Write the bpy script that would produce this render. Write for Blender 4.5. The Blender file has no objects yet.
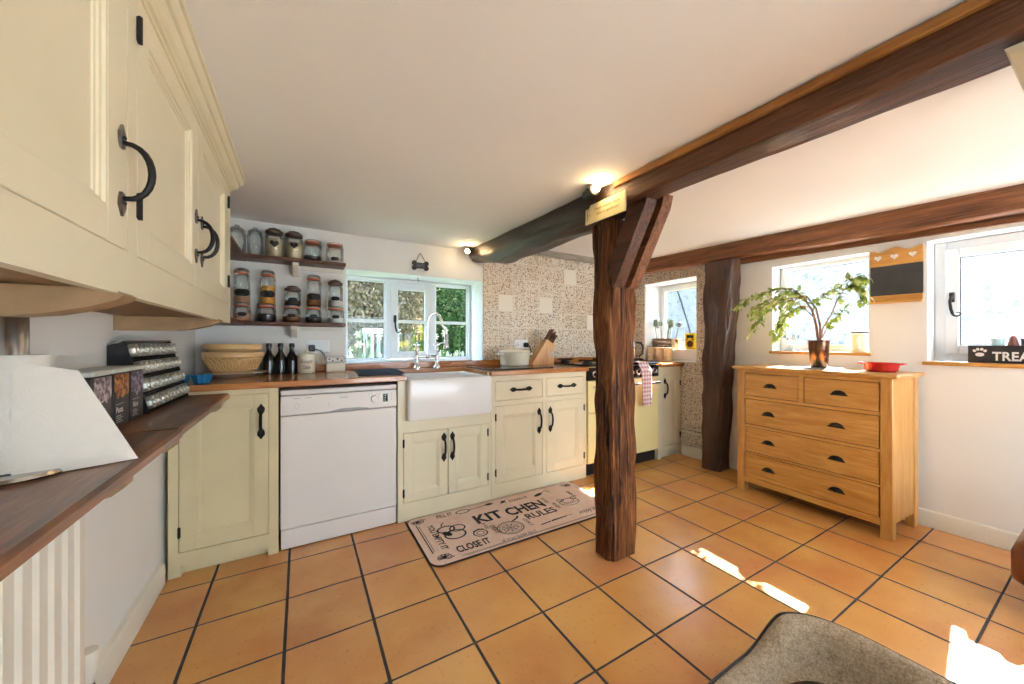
import bpy, bmesh, math, random
from mathutils import Vector, Matrix, noise
random.seed(7)
SC = bpy.context.scene
COL = SC.collection
PI = math.pi
R = math.radians

# ------------------------------------------------------------------ materials
class NT:
    """small node-tree helper"""
    def __init__(s, name):
        s.m = bpy.data.materials.new(name); s.m.use_nodes = True
        s.t = s.m.node_tree; s.t.nodes.clear()
        s.out = s.n('ShaderNodeOutputMaterial')
    def n(s, typ, **kw):
        nd = s.t.nodes.new(typ)
        for k, v in kw.items(): setattr(nd, k, v)
        return nd
    def link(s, a, b): s.t.links.new(a, b)
    def setin(s, nd, key, v):
        if v is None: return
        if hasattr(v, 'is_output'): s.link(v, nd.inputs[key])
        else: nd.inputs[key].default_value = v
    def math(s, op, a, b=None, c=None):
        nd = s.n('ShaderNodeMath', operation=op)
        s.setin(nd, 0, a); s.setin(nd, 1, b); s.setin(nd, 2, c)
        return nd.outputs[0]
    def coord(s, which='Object'): return s.n('ShaderNodeTexCoord').outputs[which]
    def mapping(s, v, scale=(1, 1, 1), loc=(0, 0, 0), rot=(0, 0, 0)):
        nd = s.n('ShaderNodeMapping'); s.link(v, nd.inputs[0])
        nd.inputs['Scale'].default_value = scale; nd.inputs['Location'].default_value = loc
        nd.inputs['Rotation'].default_value = rot
        return nd.outputs[0]
    def noise(s, v, scale, detail=3, rough=.5, out='Fac', dist=0):
        nd = s.n('ShaderNodeTexNoise'); s.link(v, nd.inputs['Vector'])
        nd.inputs['Scale'].default_value = scale; nd.inputs['Detail'].default_value = detail
        nd.inputs['Roughness'].default_value = rough; nd.inputs['Distortion'].default_value = dist
        return nd.outputs[out]
    def voronoi(s, v, scale, feature='F1', out='Distance', rand=1, dim='3D'):
        nd = s.n('ShaderNodeTexVoronoi', feature=feature, voronoi_dimensions=dim); s.link(v, nd.inputs['Vector'])
        nd.inputs['Scale'].default_value = scale; nd.inputs['Randomness'].default_value = rand
        return nd.outputs[out]
    def ramp(s, f, stops, interp='LINEAR'):
        nd = s.n('ShaderNodeValToRGB'); s.link(f, nd.inputs[0])
        cr = nd.color_ramp; cr.interpolation = interp
        while len(cr.elements) > 1: cr.elements.remove(cr.elements[-1])
        cr.elements[0].position = stops[0][0]; cr.elements[0].color = rgba(stops[0][1])
        for p, c in stops[1:]:
            e = cr.elements.new(p); e.color = rgba(c)
        return nd.outputs['Color']
    def mix(s, f, a, b, blend='MIX'):
        nd = s.n('ShaderNodeMix', data_type='RGBA', blend_type=blend)
        s.setin(nd, 0, f)
        s.setin(nd, 6, a if hasattr(a, 'is_output') else rgba(a))
        s.setin(nd, 7, b if hasattr(b, 'is_output') else rgba(b))
        return nd.outputs[2]
    def bump(s, h, strength=.3, dist=.01):
        nd = s.n('ShaderNodeBump'); nd.inputs['Strength'].default_value = strength
        nd.inputs['Distance'].default_value = dist; s.link(h, nd.inputs['Height'])
        return nd.outputs[0]
    def principled(s, color, rough=.5, metal=0, normal=None, spec=None, coat=None, **kw):
        nd = s.n('ShaderNodeBsdfPrincipled')
        s.setin(nd, 'Base Color', color if hasattr(color, 'is_output') else rgba(color))
        s.setin(nd, 'Roughness', rough); s.setin(nd, 'Metallic', metal)
        if normal is not None: s.link(normal, nd.inputs['Normal'])
        if spec is not None: nd.inputs['Specular IOR Level'].default_value = spec
        if coat is not None:
            nd.inputs['Coat Weight'].default_value = coat; nd.inputs['Coat Roughness'].default_value = .12
        for k, v in kw.items(): s.setin(nd, k.replace('_', ' '), v)
        s.link(nd.outputs[0], s.out.inputs[0])
        s.bsdf = nd
        return s.m

def rgba(c): return tuple(c) if len(c) == 4 else (c[0], c[1], c[2], 1.0)
def srgb(r, g, b):
    f = lambda v: ((v/255+.055)/1.055)**2.4 if v > 10 else v/255/12.92
    return (f(r), f(g), f(b))

def plain(name, c, rough=.5, metal=0, var=.06, vs=6, spec=None, coat=None, bump=0, bs=60):
    n = NT(name); co = n.coord()
    f = n.noise(co, vs, 4)
    a = tuple(v*(1-var) for v in c); b = tuple(min(1, v*(1+var)) for v in c)
    col = n.ramp(f, [(.3, a), (.7, b)])
    nm = n.bump(n.noise(co, bs, 3), bump, .004) if bump else None
    return n.principled(col, rough, metal, nm, spec, coat)

def wood(name, c1, c2, c3, scale=(1, 1, 1), rough=.45, bump=.15, coat=None, grain=22, bd=.006):
    """grain runs along the axis whose scale is smallest"""
    n = NT(name); co = n.mapping(n.coord(), scale)
    f = n.noise(co, grain, 6, .6, dist=.4)
    g = n.noise(co, grain*.22, 3, .5, dist=1.0)
    base = n.ramp(f, [(.28, c1), (.5, c2), (.74, c3)])
    col = n.mix(.55, base, n.ramp(g, [(.3, c1), (.7, c3)]))
    nm = n.bump(f, bump, bd)
    return n.principled(col, rough, 0, nm, coat=coat)

def emission(name, c, s):
    n = NT(name); e = n.n('ShaderNodeEmission'); e.inputs[0].default_value = rgba(c); e.inputs[1].default_value = s
    n.link(e.outputs[0], n.out.inputs[0]); return n.m

def glass(name, tint=(1, 1, 1), refl=.10, rough=.02, k=.75):
    n = NT(name)
    tr = n.n('ShaderNodeBsdfTransparent'); tr.inputs[0].default_value = rgba(tint)
    gl = n.n('ShaderNodeBsdfGlossy'); gl.inputs['Roughness'].default_value = rough
    lw = n.n('ShaderNodeLayerWeight'); lw.inputs[0].default_value = .35
    f = n.math('MULTIPLY_ADD', lw.outputs['Fresnel'], k, refl*.3)
    f = n.math('MINIMUM', f, .9)
    mx = n.n('ShaderNodeMixShader'); n.link(f, mx.inputs[0])
    n.link(tr.outputs[0], mx.inputs[1]); n.link(gl.outputs[0], mx.inputs[2])
    n.link(mx.outputs[0], n.out.inputs[0]); return n.m

M = {}
M['cream'] = plain('cream_paint', srgb(227, 216, 184), .30, var=.03, bump=.06, bs=45)
M['cream_shaded'] = plain('cream_paint_shaded', srgb(217, 203, 162), .36, var=.04, bump=.05, bs=45)  # darker cream for the corner cabinet, its shade put into the colour
M['wall'] = plain('white_emulsion', srgb(241, 238, 231), .85, var=.025, vs=2.5, bump=.14, bs=9)
M['ceil'] = plain('ceiling_emulsion', srgb(243, 241, 237), .8, var=.02, vs=1.6, bump=.2, bs=5)
M['reveal'] = plain('reveal_white', srgb(238, 240, 240), .6, var=.015, bump=.06, bs=12)
M['upvc'] = plain('window_white', srgb(240, 242, 243), .3, var=.01)
M['gasket'] = plain('black_gasket', (.015, .015, .017), .6)
M['skirt'] = plain('skirting_gloss', srgb(233, 226, 209), .35, var=.03)
M['iron'] = plain('black_iron', (.014, .012, .011), .45, .6, bump=.12, bs=120)
M['iron_worn'] = plain('worn_iron_plate', (.16, .14, .12), .4, .8, var=.3, vs=90, bump=.2, bs=150)
M['steel'] = plain('brushed_steel', (.55, .54, .52), .25, 1)
M['chrome'] = plain('chrome', (.82, .82, .82), .08, 1, var=.01)
M['black'] = plain('black_plastic', (.012, .012, .013), .4)
M['blackgloss'] = plain('black_gloss', (.010, .010, .011), .08)
M['white_gloss'] = plain('white_enamel', srgb(238, 236, 232), .18, var=.01, coat=.3)
M['appliance'] = plain('appliance_white', srgb(232, 226, 219), .32, var=.01)
M['greyline'] = plain('grey_print', (.35, .35, .36), .5)
M['ceramic'] = plain('white_fireclay', srgb(243, 242, 240), .2, var=.01, coat=.12)
M['creamceramic'] = plain('cream_ceramic', srgb(242, 234, 210), .2, var=.02, coat=.3)
M['paper'] = None
M['oakX'] = wood('golden_oak_x', srgb(172, 114, 48), srgb(202, 144, 68), srgb(220, 168, 92), (1.2, 9, 14), .4, .08, .15, 9)
M['oakY'] = wood('golden_oak_y', srgb(172, 114, 48), srgb(202, 144, 68), srgb(220, 168, 92), (9, 1.2, 14), .4, .08, .15, 9)
M['oakZ'] = wood('golden_oak_z', srgb(172, 114, 48), srgb(202, 144, 68), srgb(220, 168, 92), (11, 11, 1.0), .4, .08, .15, 9)
M['topX'] = wood('oiled_hardwood_x', srgb(140, 78, 34), srgb(180, 110, 54), srgb(208, 146, 82), (1.5, 10, 16), .22, .04, .35, 8)
M['darktop'] = wood('dark_oiled_board', srgb(52, 26, 13), srgb(106, 60, 30), srgb(164, 104, 56), (10, 1.5, 16), .36, .08, .25, 8)
M['shelfwood'] = wood('dark_shelf_wood', srgb(52, 26, 14), srgb(84, 44, 24), srgb(118, 66, 36), (1.5, 14, 18), .45, .1, None, 9)
M['corbel'] = plain('corbel_cream', srgb(160, 130, 94), .6, var=.2, vs=14, bump=.1)
M['under'] = wood('raw_board', srgb(104, 74, 46), srgb(142, 106, 68), srgb(168, 132, 90), (12, 1.2, 16), .6, .1, None, 9)
M['beamY'] = wood('old_beam_oak_y', srgb(24, 10, 6), srgb(70, 36, 19), srgb(124, 74, 44), (12, .7, 12), .42, .7, .12, 7, .014)
M['beamlog'] = wood('old_beam_log', srgb(20, 13, 10), srgb(46, 32, 25), srgb(74, 54, 43), (9, 1.0, 9), .38, .5, .15, 8, .012)
M['beamlight'] = wood('old_beam_red', srgb(50, 22, 10), srgb(112, 62, 33), srgb(166, 108, 66), (12, .8, 12), .5, .7, None, 8, .012)
M['trimwood'] = wood('stained_trim', srgb(110, 62, 24), srgb(160, 100, 44), srgb(198, 142, 72), (14, 1.0, 14), .45, .1, None, 8)
M['greywood'] = wood('weathered_plate', srgb(120, 110, 98), srgb(164, 155, 142), srgb(190, 182, 170), (1.2, 10, 12), .8, .3, None, 8)
M['oakblock'] = wood('knife_block_oak', srgb(168, 106, 42), srgb(206, 146, 70), srgb(228, 176, 100), (10, 10, 2), .35, .06, .2, 8)
M['handlewood'] = wood('knife_handle_wood', srgb(60, 34, 22), srgb(96, 58, 40), srgb(126, 82, 58), (8, 8, 2), .45, .05, None, 12)

def post_mat():
    n = NT('old_post_oak'); co = n.mapping(n.coord(), (11, 11, .9))
    f = n.noise(co, 6, 8, .65, dist=.6)
    g = n.noise(n.mapping(n.coord(), (2, 2, .6)), 3, 3)
    cr = n.noise(n.mapping(n.coord(), (16, 16, .55)), 3.2, 3, .5, dist=.5)
    crack = n.ramp(cr, [(.36, (0, 0, 0)), (.42, (1, 1, 1))])
    base = n.ramp(f, [(.28, srgb(32, 15, 8)), (.5, srgb(98, 54, 24)), (.68, srgb(184, 124, 66))])
    base = n.mix(.4, base, n.ramp(g, [(.35, srgb(52, 25, 12)), (.65, srgb(138, 84, 44))]))
    col = n.mix(crack, srgb(20, 11, 8), base)
    h = n.math('ADD', f, n.math('MULTIPLY', crack, .9))
    return n.principled(col, .62, 0, n.bump(h, .85, .015), spec=.25)
M['post'] = post_mat()
M['post_dark'] = wood('dark_post_oak', srgb(20, 9, 6), srgb(52, 28, 18), srgb(108, 68, 46), (11, 11, .7), .32, .7, .1, 6, .014)

def floor_mat():
    n = NT('terracotta_tiles'); co = n.coord()
    sx = n.n('ShaderNodeSeparateXYZ'); n.link(co, sx.inputs[0])
    px, py = .3035, .3095
    u = n.math('DIVIDE', n.math('ADD', sx.outputs[0], .355+.3035*40), px)
    v = n.math('DIVIDE', n.math('ADD', sx.outputs[1], -1.226+.3095*40), py)
    def edge(w):
        f = n.math('FRACT', w)
        return n.math('MINIMUM', f, n.math('SUBTRACT', 1, f))
    eu = n.math('MULTIPLY', edge(u), px); ev = n.math('MULTIPLY', edge(v), py)
    wob = n.math('MULTIPLY', n.noise(co, 14, 2), .0022)
    gu = n.math('SUBTRACT', n.math('SUBTRACT', eu, .0036), wob)
    gv = n.math('SUBTRACT', n.math('SUBTRACT', ev, .0020), wob)
    d = n.math('MINIMUM', gu, gv)
    mask = n.n('ShaderNodeMapRange'); n.link(d, mask.inputs[0])
    mask.inputs[1].default_value = 0; mask.inputs[2].default_value = .0022
    tile = mask.outputs[0]
    cb = n.n('ShaderNodeCombineXYZ'); n.link(n.math('FLOOR', u), cb.inputs[0]); n.link(n.math('FLOOR', v), cb.inputs[1])
    wn = n.n('ShaderNodeTexWhiteNoise', noise_dimensions='2D'); n.link(cb.outputs[0], wn.inputs['Vector'])
    r = wn.outputs['Value']
    A = n.ramp(r, [(0, srgb(186, 118, 64)), (.3, srgb(206, 142, 78)), (.55, srgb(196, 126, 86)), (.8, srgb(200, 128, 70)), (1, srgb(214, 154, 90))])
    blot = n.noise(co, 3.6, 3, .5)
    B = n.mix(n.ramp(blot, [(.25, (0, 0, 0)), (.8, (.75, .75, .75))]), A, srgb(224, 174, 96))
    sp = n.noise(co, 60, 3, .6)
    C_ = n.mix(n.ramp(sp, [(.6, (0, 0, 0)), (.75, (.35, .35, .35))]), B, srgb(126, 70, 34))
    grout = n.ramp(n.noise(co, 30, 3), [(.3, srgb(46, 36, 28)), (.7, srgb(72, 60, 48))])
    col = n.mix(tile, grout, C_)
    rough = n.math('SUBTRACT', .85, n.math('MULTIPLY', tile, n.math('ADD', .66, n.math('MULTIPLY', n.noise(co, 9, 3), -.10))))
    h = n.math('ADD', n.math('MULTIPLY', tile, 1.0), n.math('MULTIPLY', n.noise(co, 7, 4), .22))
    return n.principled(col, rough, 0, n.bump(h, .35, .004), spec=.75)
M['floor'] = floor_mat()

def wall_tile_mat(axis):
    n = NT('patterned_wall_tiles_'+axis); co = n.coord()
    sx = n.n('ShaderNodeSeparateXYZ'); n.link(co, sx.inputs[0])
    P = .150
    u = n.math('DIVIDE', n.math('ADD', sx.outputs[0 if axis == 'x' else 1], 10*P-.039+.0), P)
    v = n.math('DIVIDE', n.math('ADD', sx.outputs[2], 10*P+.11), P)
    def edge(w):
        f = n.math('FRACT', w); return n.math('MINIMUM', f, n.math('SUBTRACT', 1, f))
    e = n.math('MINIMUM', edge(u), edge(v))
    tile = n.math('GREATER_THAN', e, .016)
    cb = n.n('ShaderNodeCombineXYZ'); n.link(u, cb.inputs[0]); n.link(v, cb.inputs[1])
    uv = cb.outputs[0]
    fl = n.n('ShaderNodeVectorMath', operation='FLOOR'); n.link(uv, fl.inputs[0])
    wn = n.n('ShaderNodeTexWhiteNoise', noise_dimensions='2D'); n.link(fl.outputs[0], wn.inputs['Vector'])
    tr = wn.outputs['Value']
    base = n.ramp(tr, [(0, srgb(226, 214, 192)), (.5, srgb(233, 224, 206)), (1, srgb(219, 208, 186))])
    wob = n.n('ShaderNodeVectorMath', operation='ADD')
    n.link(uv, wob.inputs[0])
    nz = n.n('ShaderNodeTexNoise'); n.link(uv, nz.inputs['Vector']); nz.inputs['Scale'].default_value = 11
    sc = n.n('ShaderNodeVectorMath', operation='SCALE'); n.link(nz.outputs['Color'], sc.inputs[0]); sc.inputs['Scale'].default_value = .14
    n.link(sc.outputs[0], wob.inputs[1])
    w2 = wob.outputs[0]
    d1 = n.voronoi(w2, 9.3, rand=1, dim='2D'); c1 = n.voronoi(w2, 9.3, out='Color', rand=1, dim='2D')
    s1 = n.n('ShaderNodeSeparateColor'); n.link(c1, s1.inputs[0])
    rad = n.math('MULTIPLY_ADD', s1.outputs[0], .30, .06)
    dot1 = n.math('LESS_THAN', d1, rad)
    colr = n.ramp(s1.outputs[1], [(0, srgb(52, 38, 32)), (.2, srgb(104, 66, 48)), (.42, srgb(142, 62, 48)), (.6, srgb(44, 40, 44)), (.75, srgb(176, 138, 98)), (.9, srgb(124, 110, 104))], 'CONSTANT')
    d2 = n.voronoi(w2, 18.0, rand=.9, dim='2D'); c2 = n.voronoi(w2, 18.0, out='Color', rand=.9, dim='2D')
    s2 = n.n('ShaderNodeSeparateColor'); n.link(c2, s2.inputs[0])
    dot2 = n.math('LESS_THAN', d2, n.math('MULTIPLY_ADD', s2.outputs[0], .34, .02))
    col2 = n.ramp(s2.outputs[1], [(0, srgb(150, 122, 96)), (.4, srgb(112, 82, 66)), (.7, srgb(186, 160, 128))], 'CONSTANT')
    inner = n.math('GREATER_THAN', e, .02)
    colA = n.mix(n.math('MULTIPLY', dot2, inner), base, col2)
    colB = n.mix(n.math('MULTIPLY', dot1, inner), colA, colr)
    col = n.mix(tile, srgb(226, 219, 203), colB)
    return n.principled(col, .22, 0, n.bump(tile, .25, .002))
M['tilesx'] = wall_tile_mat('x'); M['tilesy'] = wall_tile_mat('y')
M['plaintile'] = plain('plain_cream_tile', srgb(232, 226, 212), .2, var=.01)
M['glass'] = glass('window_glass', (.97, .985, .99), .0, k=.3)
M['jarglass'] = glass('jar_glass', (.93, .95, .94), .16)
M['bottleglass'] = plain('dark_bottle_glass', (.010, .008, .006), .12, coat=.4)
M['bulb'] = emission('lit_bulb', (1, .72, .36), 45)
M['orangeseal'] = plain('orange_rubber', srgb(196, 104, 62), .5)
M['chalk'] = plain('chalk_label_black', (.012, .012, .013), .7)
M['lidgrey'] = plain('pewter_lid', srgb(92, 74, 66), .35, .5)
M['txtwhite'] = plain('white_print', srgb(232, 230, 226), .6, var=.01)
M['txtred'] = plain('red_print', srgb(170, 40, 40), .5)
M['txtink'] = plain('dark_ink', (.022, .018, .016), .8)
M['txtbrown'] = plain('brown_ink', srgb(84, 62, 40), .8)

# ------------------------------------------------------------------ mesh builder
class MB:
    def __init__(s): s.v = []; s.f = []; s.fm = []; s.M = Matrix(); s.mi = 0
    def add(s, vs, fs):
        o = len(s.v); s.v += [s.M @ Vector(p) for p in vs]
        for f in fs: s.f.append([i+o for i in f]); s.fm.append(s.mi)
        return s
    def box(s, x0, x1, y0, y1, z0, z1, b=0):
        if x0 > x1: x0, x1 = x1, x0
        if y0 > y1: y0, y1 = y1, y0
        if z0 > z1: z0, z1 = z1, z0
        if b <= 0:
            vs = [(x, y, z) for x in (x0, x1) for y in (y0, y1) for z in (z0, z1)]
            return s.add(vs, [(0, 1, 3, 2), (4, 6, 7, 5), (0, 4, 5, 1), (2, 3, 7, 6), (0, 2, 6, 4), (1, 5, 7, 3)])
        b = min(b, (x1-x0)*.49, (y1-y0)*.49, (z1-z0)*.49)
        X = (x0, x1); Y = (y0, y1); Z = (z0, z1); vs = []; ix = {}
        for i in (0, 1):
            for j in (0, 1):
                for k in (0, 1):
                    c = (X[i], Y[j], Z[k]); sg = (1-2*i, 1-2*j, 1-2*k)
                    for a in range(3):
                        p = [c[q]+(0 if q == a else sg[q]*b) for q in range(3)]
                        ix[(i, j, k, a)] = len(vs); vs.append(p)
        fs = []
        for i in (0, 1): fs.append([ix[(i, 0, 0, 0)], ix[(i, 1, 0, 0)], ix[(i, 1, 1, 0)], ix[(i, 0, 1, 0)]])
        for j in (0, 1): fs.append([ix[(0, j, 0, 1)], ix[(1, j, 0, 1)], ix[(1, j, 1, 1)], ix[(0, j, 1, 1)]])
        for k in (0, 1): fs.append([ix[(0, 0, k, 2)], ix[(1, 0, k, 2)], ix[(1, 1, k, 2)], ix[(0, 1, k, 2)]])
        for i in (0, 1):
            for j in (0, 1): fs.append([ix[(i, j, 0, 0)], ix[(i, j, 0, 1)], ix[(i, j, 1, 1)], ix[(i, j, 1, 0)]])
            for k in (0, 1): fs.append([ix[(i, 0, k, 0)], ix[(i, 0, k, 2)], ix[(i, 1, k, 2)], ix[(i, 1, k, 0)]])
        for j in (0, 1):
            for k in (0, 1): fs.append([ix[(0, j, k, 1)], ix[(0, j, k, 2)], ix[(1, j, k, 2)], ix[(1, j, k, 1)]])
        for i in (0, 1):
            for j in (0, 1):
                for k in (0, 1): fs.append([ix[(i, j, k, 0)], ix[(i, j, k, 1)], ix[(i, j, k, 2)]])
        return s.add(vs, fs)
    def cyl(s, p0, p1, r0, r1=None, n=16):
        return s.tube([p0, p1], [r0, r0 if r1 is None else r1], n)
    def tube(s, pts, r, n=8, closed=False):
        pts = [Vector(p) for p in pts]; N = len(pts)
        rr = r if isinstance(r, (list, tuple)) else [r]*N
        vs = []; fs = []; up = None
        for i, p in enumerate(pts):
            a = pts[i-1] if (i > 0 or closed) else p
            c = pts[(i+1) % N] if (i < N-1 or closed) else p
            t = (c-a).normalized()
            if up is None:
                up = Vector((0, 0, 1)) if abs(t.z) < .9 else Vector((1, 0, 0))
            x = t.cross(up)
            if x.length < 1e-6: x = t.orthogonal()
            x.normalize(); up = x.cross(t).normalized()
            for k in range(n):
                w = 2*PI*k/n
                vs.append(p+x*math.cos(w)*rr[i]+up*math.sin(w)*rr[i])
        for i in range(N if closed else N-1):
            j = (i+1) % N
            for k in range(n):
                fs.append([i*n+k, i*n+(k+1) % n, j*n+(k+1) % n, j*n+k])
        if not closed: fs.append(list(range(n))); fs.append([(N-1)*n+k for k in range(n)])
        return s.add(vs, fs)
    def lathe(s, cx, cy, prof, n=24, z=0, sx=1, sy=1):
        """profile [(r,z)...]; r=0 ends close to a point"""
        vs = []; fs = []; rows = []
        for r, h in prof:
            if r < 1e-6: rows.append([len(vs)]); vs.append((cx, cy, z+h))
            else:
                rows.append([len(vs)+k for k in range(n)])
                vs += [(cx+r*sx*math.cos(2*PI*k/n), cy+r*sy*math.sin(2*PI*k/n), z+h) for k in range(n)]
        for a, b in zip(rows, rows[1:]):
            for k in range(n):
                k2 = (k+1) % n
                if len(a) == 1 and len(b) == 1: continue
                if len(a) == 1: fs.append([a[0], b[k2], b[k]])
                elif len(b) == 1: fs.append([a[k], a[k2], b[0]])
                else: fs.append([a[k], a[k2], b[k2], b[k]])
        for row in (rows[0], rows[-1]):
            if len(row) > 1 and not s._open: fs.append(list(row))
        return s.add(vs, fs)
    _open = False
    def prism(s, poly, axis, a0, a1):
        """poly of 2D points in the plane normal to axis; (y,z) for x, (x,z) for y, (x,y) for z"""
        n = len(poly); vs = []
        for a in (a0, a1):
            for p, q in poly:
                vs.append({'x': (a, p, q), 'y': (p, a, q), 'z': (p, q, a)}[axis])
        fs = [[i, (i+1) % n, n+(i+1) % n, n+i] for i in range(n)]
        fs += [list(range(n)), list(range(n, 2*n))]
        return s.add(vs, fs)
    def sphere(s, c, r, u=16, v=10):
        if not isinstance(r, (list, tuple)): r = (r, r, r)
        vs = [(c[0], c[1], c[2]-r[2])]; fs = []
        for i in range(1, v):
            t = -PI/2+PI*i/v
            for k in range(u):
                w = 2*PI*k/u
                vs.append((c[0]+r[0]*math.cos(t)*math.cos(w), c[1]+r[1]*math.cos(t)*math.sin(w), c[2]+r[2]*math.sin(t)))
        vs.append((c[0], c[1], c[2]+r[2])); top = len(vs)-1
        for k in range(u):
            fs.append([0, 1+(k+1) % u, 1+k]); fs.append([top, top-u+k, top-u+(k+1) % u])
        for i in range(v-2):
            for k in range(u):
                a = 1+i*u; b = a+u
                fs.append([a+k, a+(k+1) % u, b+(k+1) % u, b+k])
        return s.add(vs, fs)
    def grid(s, fn, nu, nv):
        vs = [fn(i/nu, j/nv) for i in range(nu+1) for j in range(nv+1)]
        w = nv+1
        return s.add(vs, [[i*w+j, (i+1)*w+j, (i+1)*w+j+1, i*w+j+1] for i in range(nu) for j in range(nv)])
    def stroke(s, pts, w, z=0, closed=False):
        """a flat line of width w in the local XY plane"""
        pts = [Vector((p[0], p[1], 0)) for p in pts]; N = len(pts); vs = []; fs = []
        for i, p in enumerate(pts):
            a = pts[i-1] if (i > 0 or closed) else p
            c = pts[(i+1) % N] if (i < N-1 or closed) else p
            t = (c-a)
            if t.length < 1e-9: t = Vector((1, 0, 0))
            t.normalize(); x = Vector((-t.y, t.x, 0))*(w/2)
            vs += [(p.x+x.x, p.y+x.y, z), (p.x-x.x, p.y-x.y, z)]
        for i in range(N if closed else N-1):
            j = (i+1) % N
            fs.append([2*i, 2*i+1, 2*j+1, 2*j])
        return s.add(vs, fs)
    def disc(s, cx, cy, rx, ry=None, z=0, n=20, rot=0):
        ry = ry or rx
        return s.add([(cx+math.cos(rot)*rx*math.cos(t)-math.sin(rot)*ry*math.sin(t), cy+math.sin(rot)*rx*math.cos(t)+math.cos(rot)*ry*math.sin(t), z) for t in [2*PI*k/n for k in range(n)]], [list(range(n))])
    def text(s, body, w=None, h=None, ext=.0004, align='CENTER', shear=0, spacing=1, bold=0):
        """lettering in the local XY plane, fitted to w x h about the local origin"""
        cu = bpy.data.curves.new('t', 'FONT'); cu.body = body; cu.extrude = 0; cu.size = 1; cu.shear = shear
        cu.space_character = spacing; cu.resolution_u = 3; cu.offset = bold
        ob = bpy.data.objects.new('t', cu); COL.objects.link(ob)
        dg = bpy.context.evaluated_depsgraph_get(); me = bpy.data.meshes.new_from_object(ob.evaluated_get(dg))
        vs = [v.co.copy() for v in me.vertices]; fs = [list(p.vertices) for p in me.polygons]
        bpy.data.objects.remove(ob); bpy.data.curves.remove(cu); bpy.data.meshes.remove(me)
        if not vs: return s
        x0 = min(v.x for v in vs); x1 = max(v.x for v in vs); y0 = min(v.y for v in vs); y1 = max(v.y for v in vs)
        sx = (w/(x1-x0)) if w else None; sy = (h/(y1-y0)) if h else None
        sx = sx or sy; sy = sy or sx
        cx, cy = (x0+x1)/2, (y0+y1)/2
        return s.add([((v.x-cx)*sx, (v.y-cy)*sy, ext) for v in vs], fs)
    def build(s, name, mat, parent=None, world=True, angle=35, recalc=True, local=False):
        me = bpy.data.meshes.new(name)
        inv = Matrix()
        if parent is not None and world and not local: inv = WM[parent.name].inverted()
        me.from_pydata([inv @ v for v in s.v], [], s.f)
        mats = mat if isinstance(mat, (list, tuple)) else [mat]
        for m in mats: me.materials.append(m)
        if len(mats) > 1: me.polygons.foreach_set('material_index', s.fm)
        me.validate()
        if recalc:
            bm = bmesh.new(); bm.from_mesh(me); bmesh.ops.recalc_face_normals(bm, faces=bm.faces); bm.to_mesh(me); bm.free()
        me.polygons.foreach_set('use_smooth', [True]*len(me.polygons))
        if angle < 180: me.set_sharp_from_angle(angle=R(angle))
        o = bpy.data.objects.new(name, me); COL.objects.link(o)
        if parent is not None: o.parent = parent; WM[o.name] = WM[parent.name]
        else: WM[o.name] = Matrix()
        return o
WM = {}

def thing(name, label, cat, loc=(0, 0, 0), group=None, rotz=0):
    o = bpy.data.objects.new(name, None); COL.objects.link(o)
    o.location = loc; o.rotation_euler = (0, 0, rotz); o.empty_display_size = .05
    o['label'] = label; o['category'] = cat
    if group: o['group'] = group
    WM[o.name] = Matrix.Translation(loc) @ Matrix.Rotation(rotz, 4, 'Z')
    return o
def tag(o, label, cat, group=None):
    o['label'] = label; o['category'] = cat
    if group: o['group'] = group
    return o
def single(name, mb, mat, label, cat, loc, group=None, **kw):
    """a thing that is one mesh, its origin moved to its base"""
    o = mb.build(name, mat, **kw)
    o.data.transform(Matrix.Translation(-Vector(loc))); o.location = loc
    WM[o.name] = Matrix.Translation(loc)
    return tag(o, label, cat, group)
def struct(name, mb, mat, parent=None, **kw):
    o = mb.build(name, mat, parent, **kw)
    if parent is None: o['kind'] = 'structure'
    return o
def dup(root, loc, label=None, rotz=None, group=None):
    r = root.copy(); COL.objects.link(r); r.location = loc
    if rotz is not None: r.rotation_euler = (0, 0, rotz)
    if label: r['label'] = label
    if group: r['group'] = group
    for ch in list(root.children):
        c = ch.copy(); COL.objects.link(c); c.parent = r
        for g in list(ch.children):
            d = g.copy(); COL.objects.link(d); d.parent = c
    return r

def facing(origin, d):
    a = {'-y': 0, '+x': PI/2, '-x': -PI/2, '+y': PI}[d]
    return Matrix.Translation(origin) @ Matrix.Rotation(a, 4, 'Z')
UPRIGHT = Matrix.Rotation(PI/2, 4, 'X')      # local XY plane stands up, facing -y
# ------------------------------------------------------------------ camera, sky, sun
cam = bpy.data.cameras.new('camera'); co = bpy.data.objects.new('camera', cam); COL.objects.link(co)
co.location = (0, 0, 1.11); co.rotation_euler = (PI/2, 0, -math.atan(211/363))
cam.sensor_width = 36; cam.lens = 363/1024*36; cam.clip_start = .01; cam.clip_end = 200
SC.camera = co
vs_ = SC.view_settings
SC.display_settings.display_device = 'sRGB'
vs_.view_transform = 'Standard'; vs_.look = 'None'; vs_.gamma = 1; vs_.use_curve_mapping = False
vs_.exposure = EXPOSURE = 0.28

w = bpy.data.worlds.new('sky'); SC.world = w; w.use_nodes = True
wt = w.node_tree; bg = wt.nodes['Background']
tc = wt.nodes.new('ShaderNodeTexCoord'); sxyz = wt.nodes.new('ShaderNodeSeparateXYZ'); wt.links.new(tc.outputs['Generated'], sxyz.inputs[0])
rp = wt.nodes.new('ShaderNodeValToRGB'); wt.links.new(sxyz.outputs[2], rp.inputs[0])
rp.color_ramp.elements[0].position = .0; rp.color_ramp.elements[0].color = (.74, .87, 1, 1)
rp.color_ramp.elements[1].position = .7; rp.color_ramp.elements[1].color = (.46, .69, 1, 1)
wt.links.new(rp.outputs[0], bg.inputs[0]); bg.inputs[1].default_value = 9.0

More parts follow.
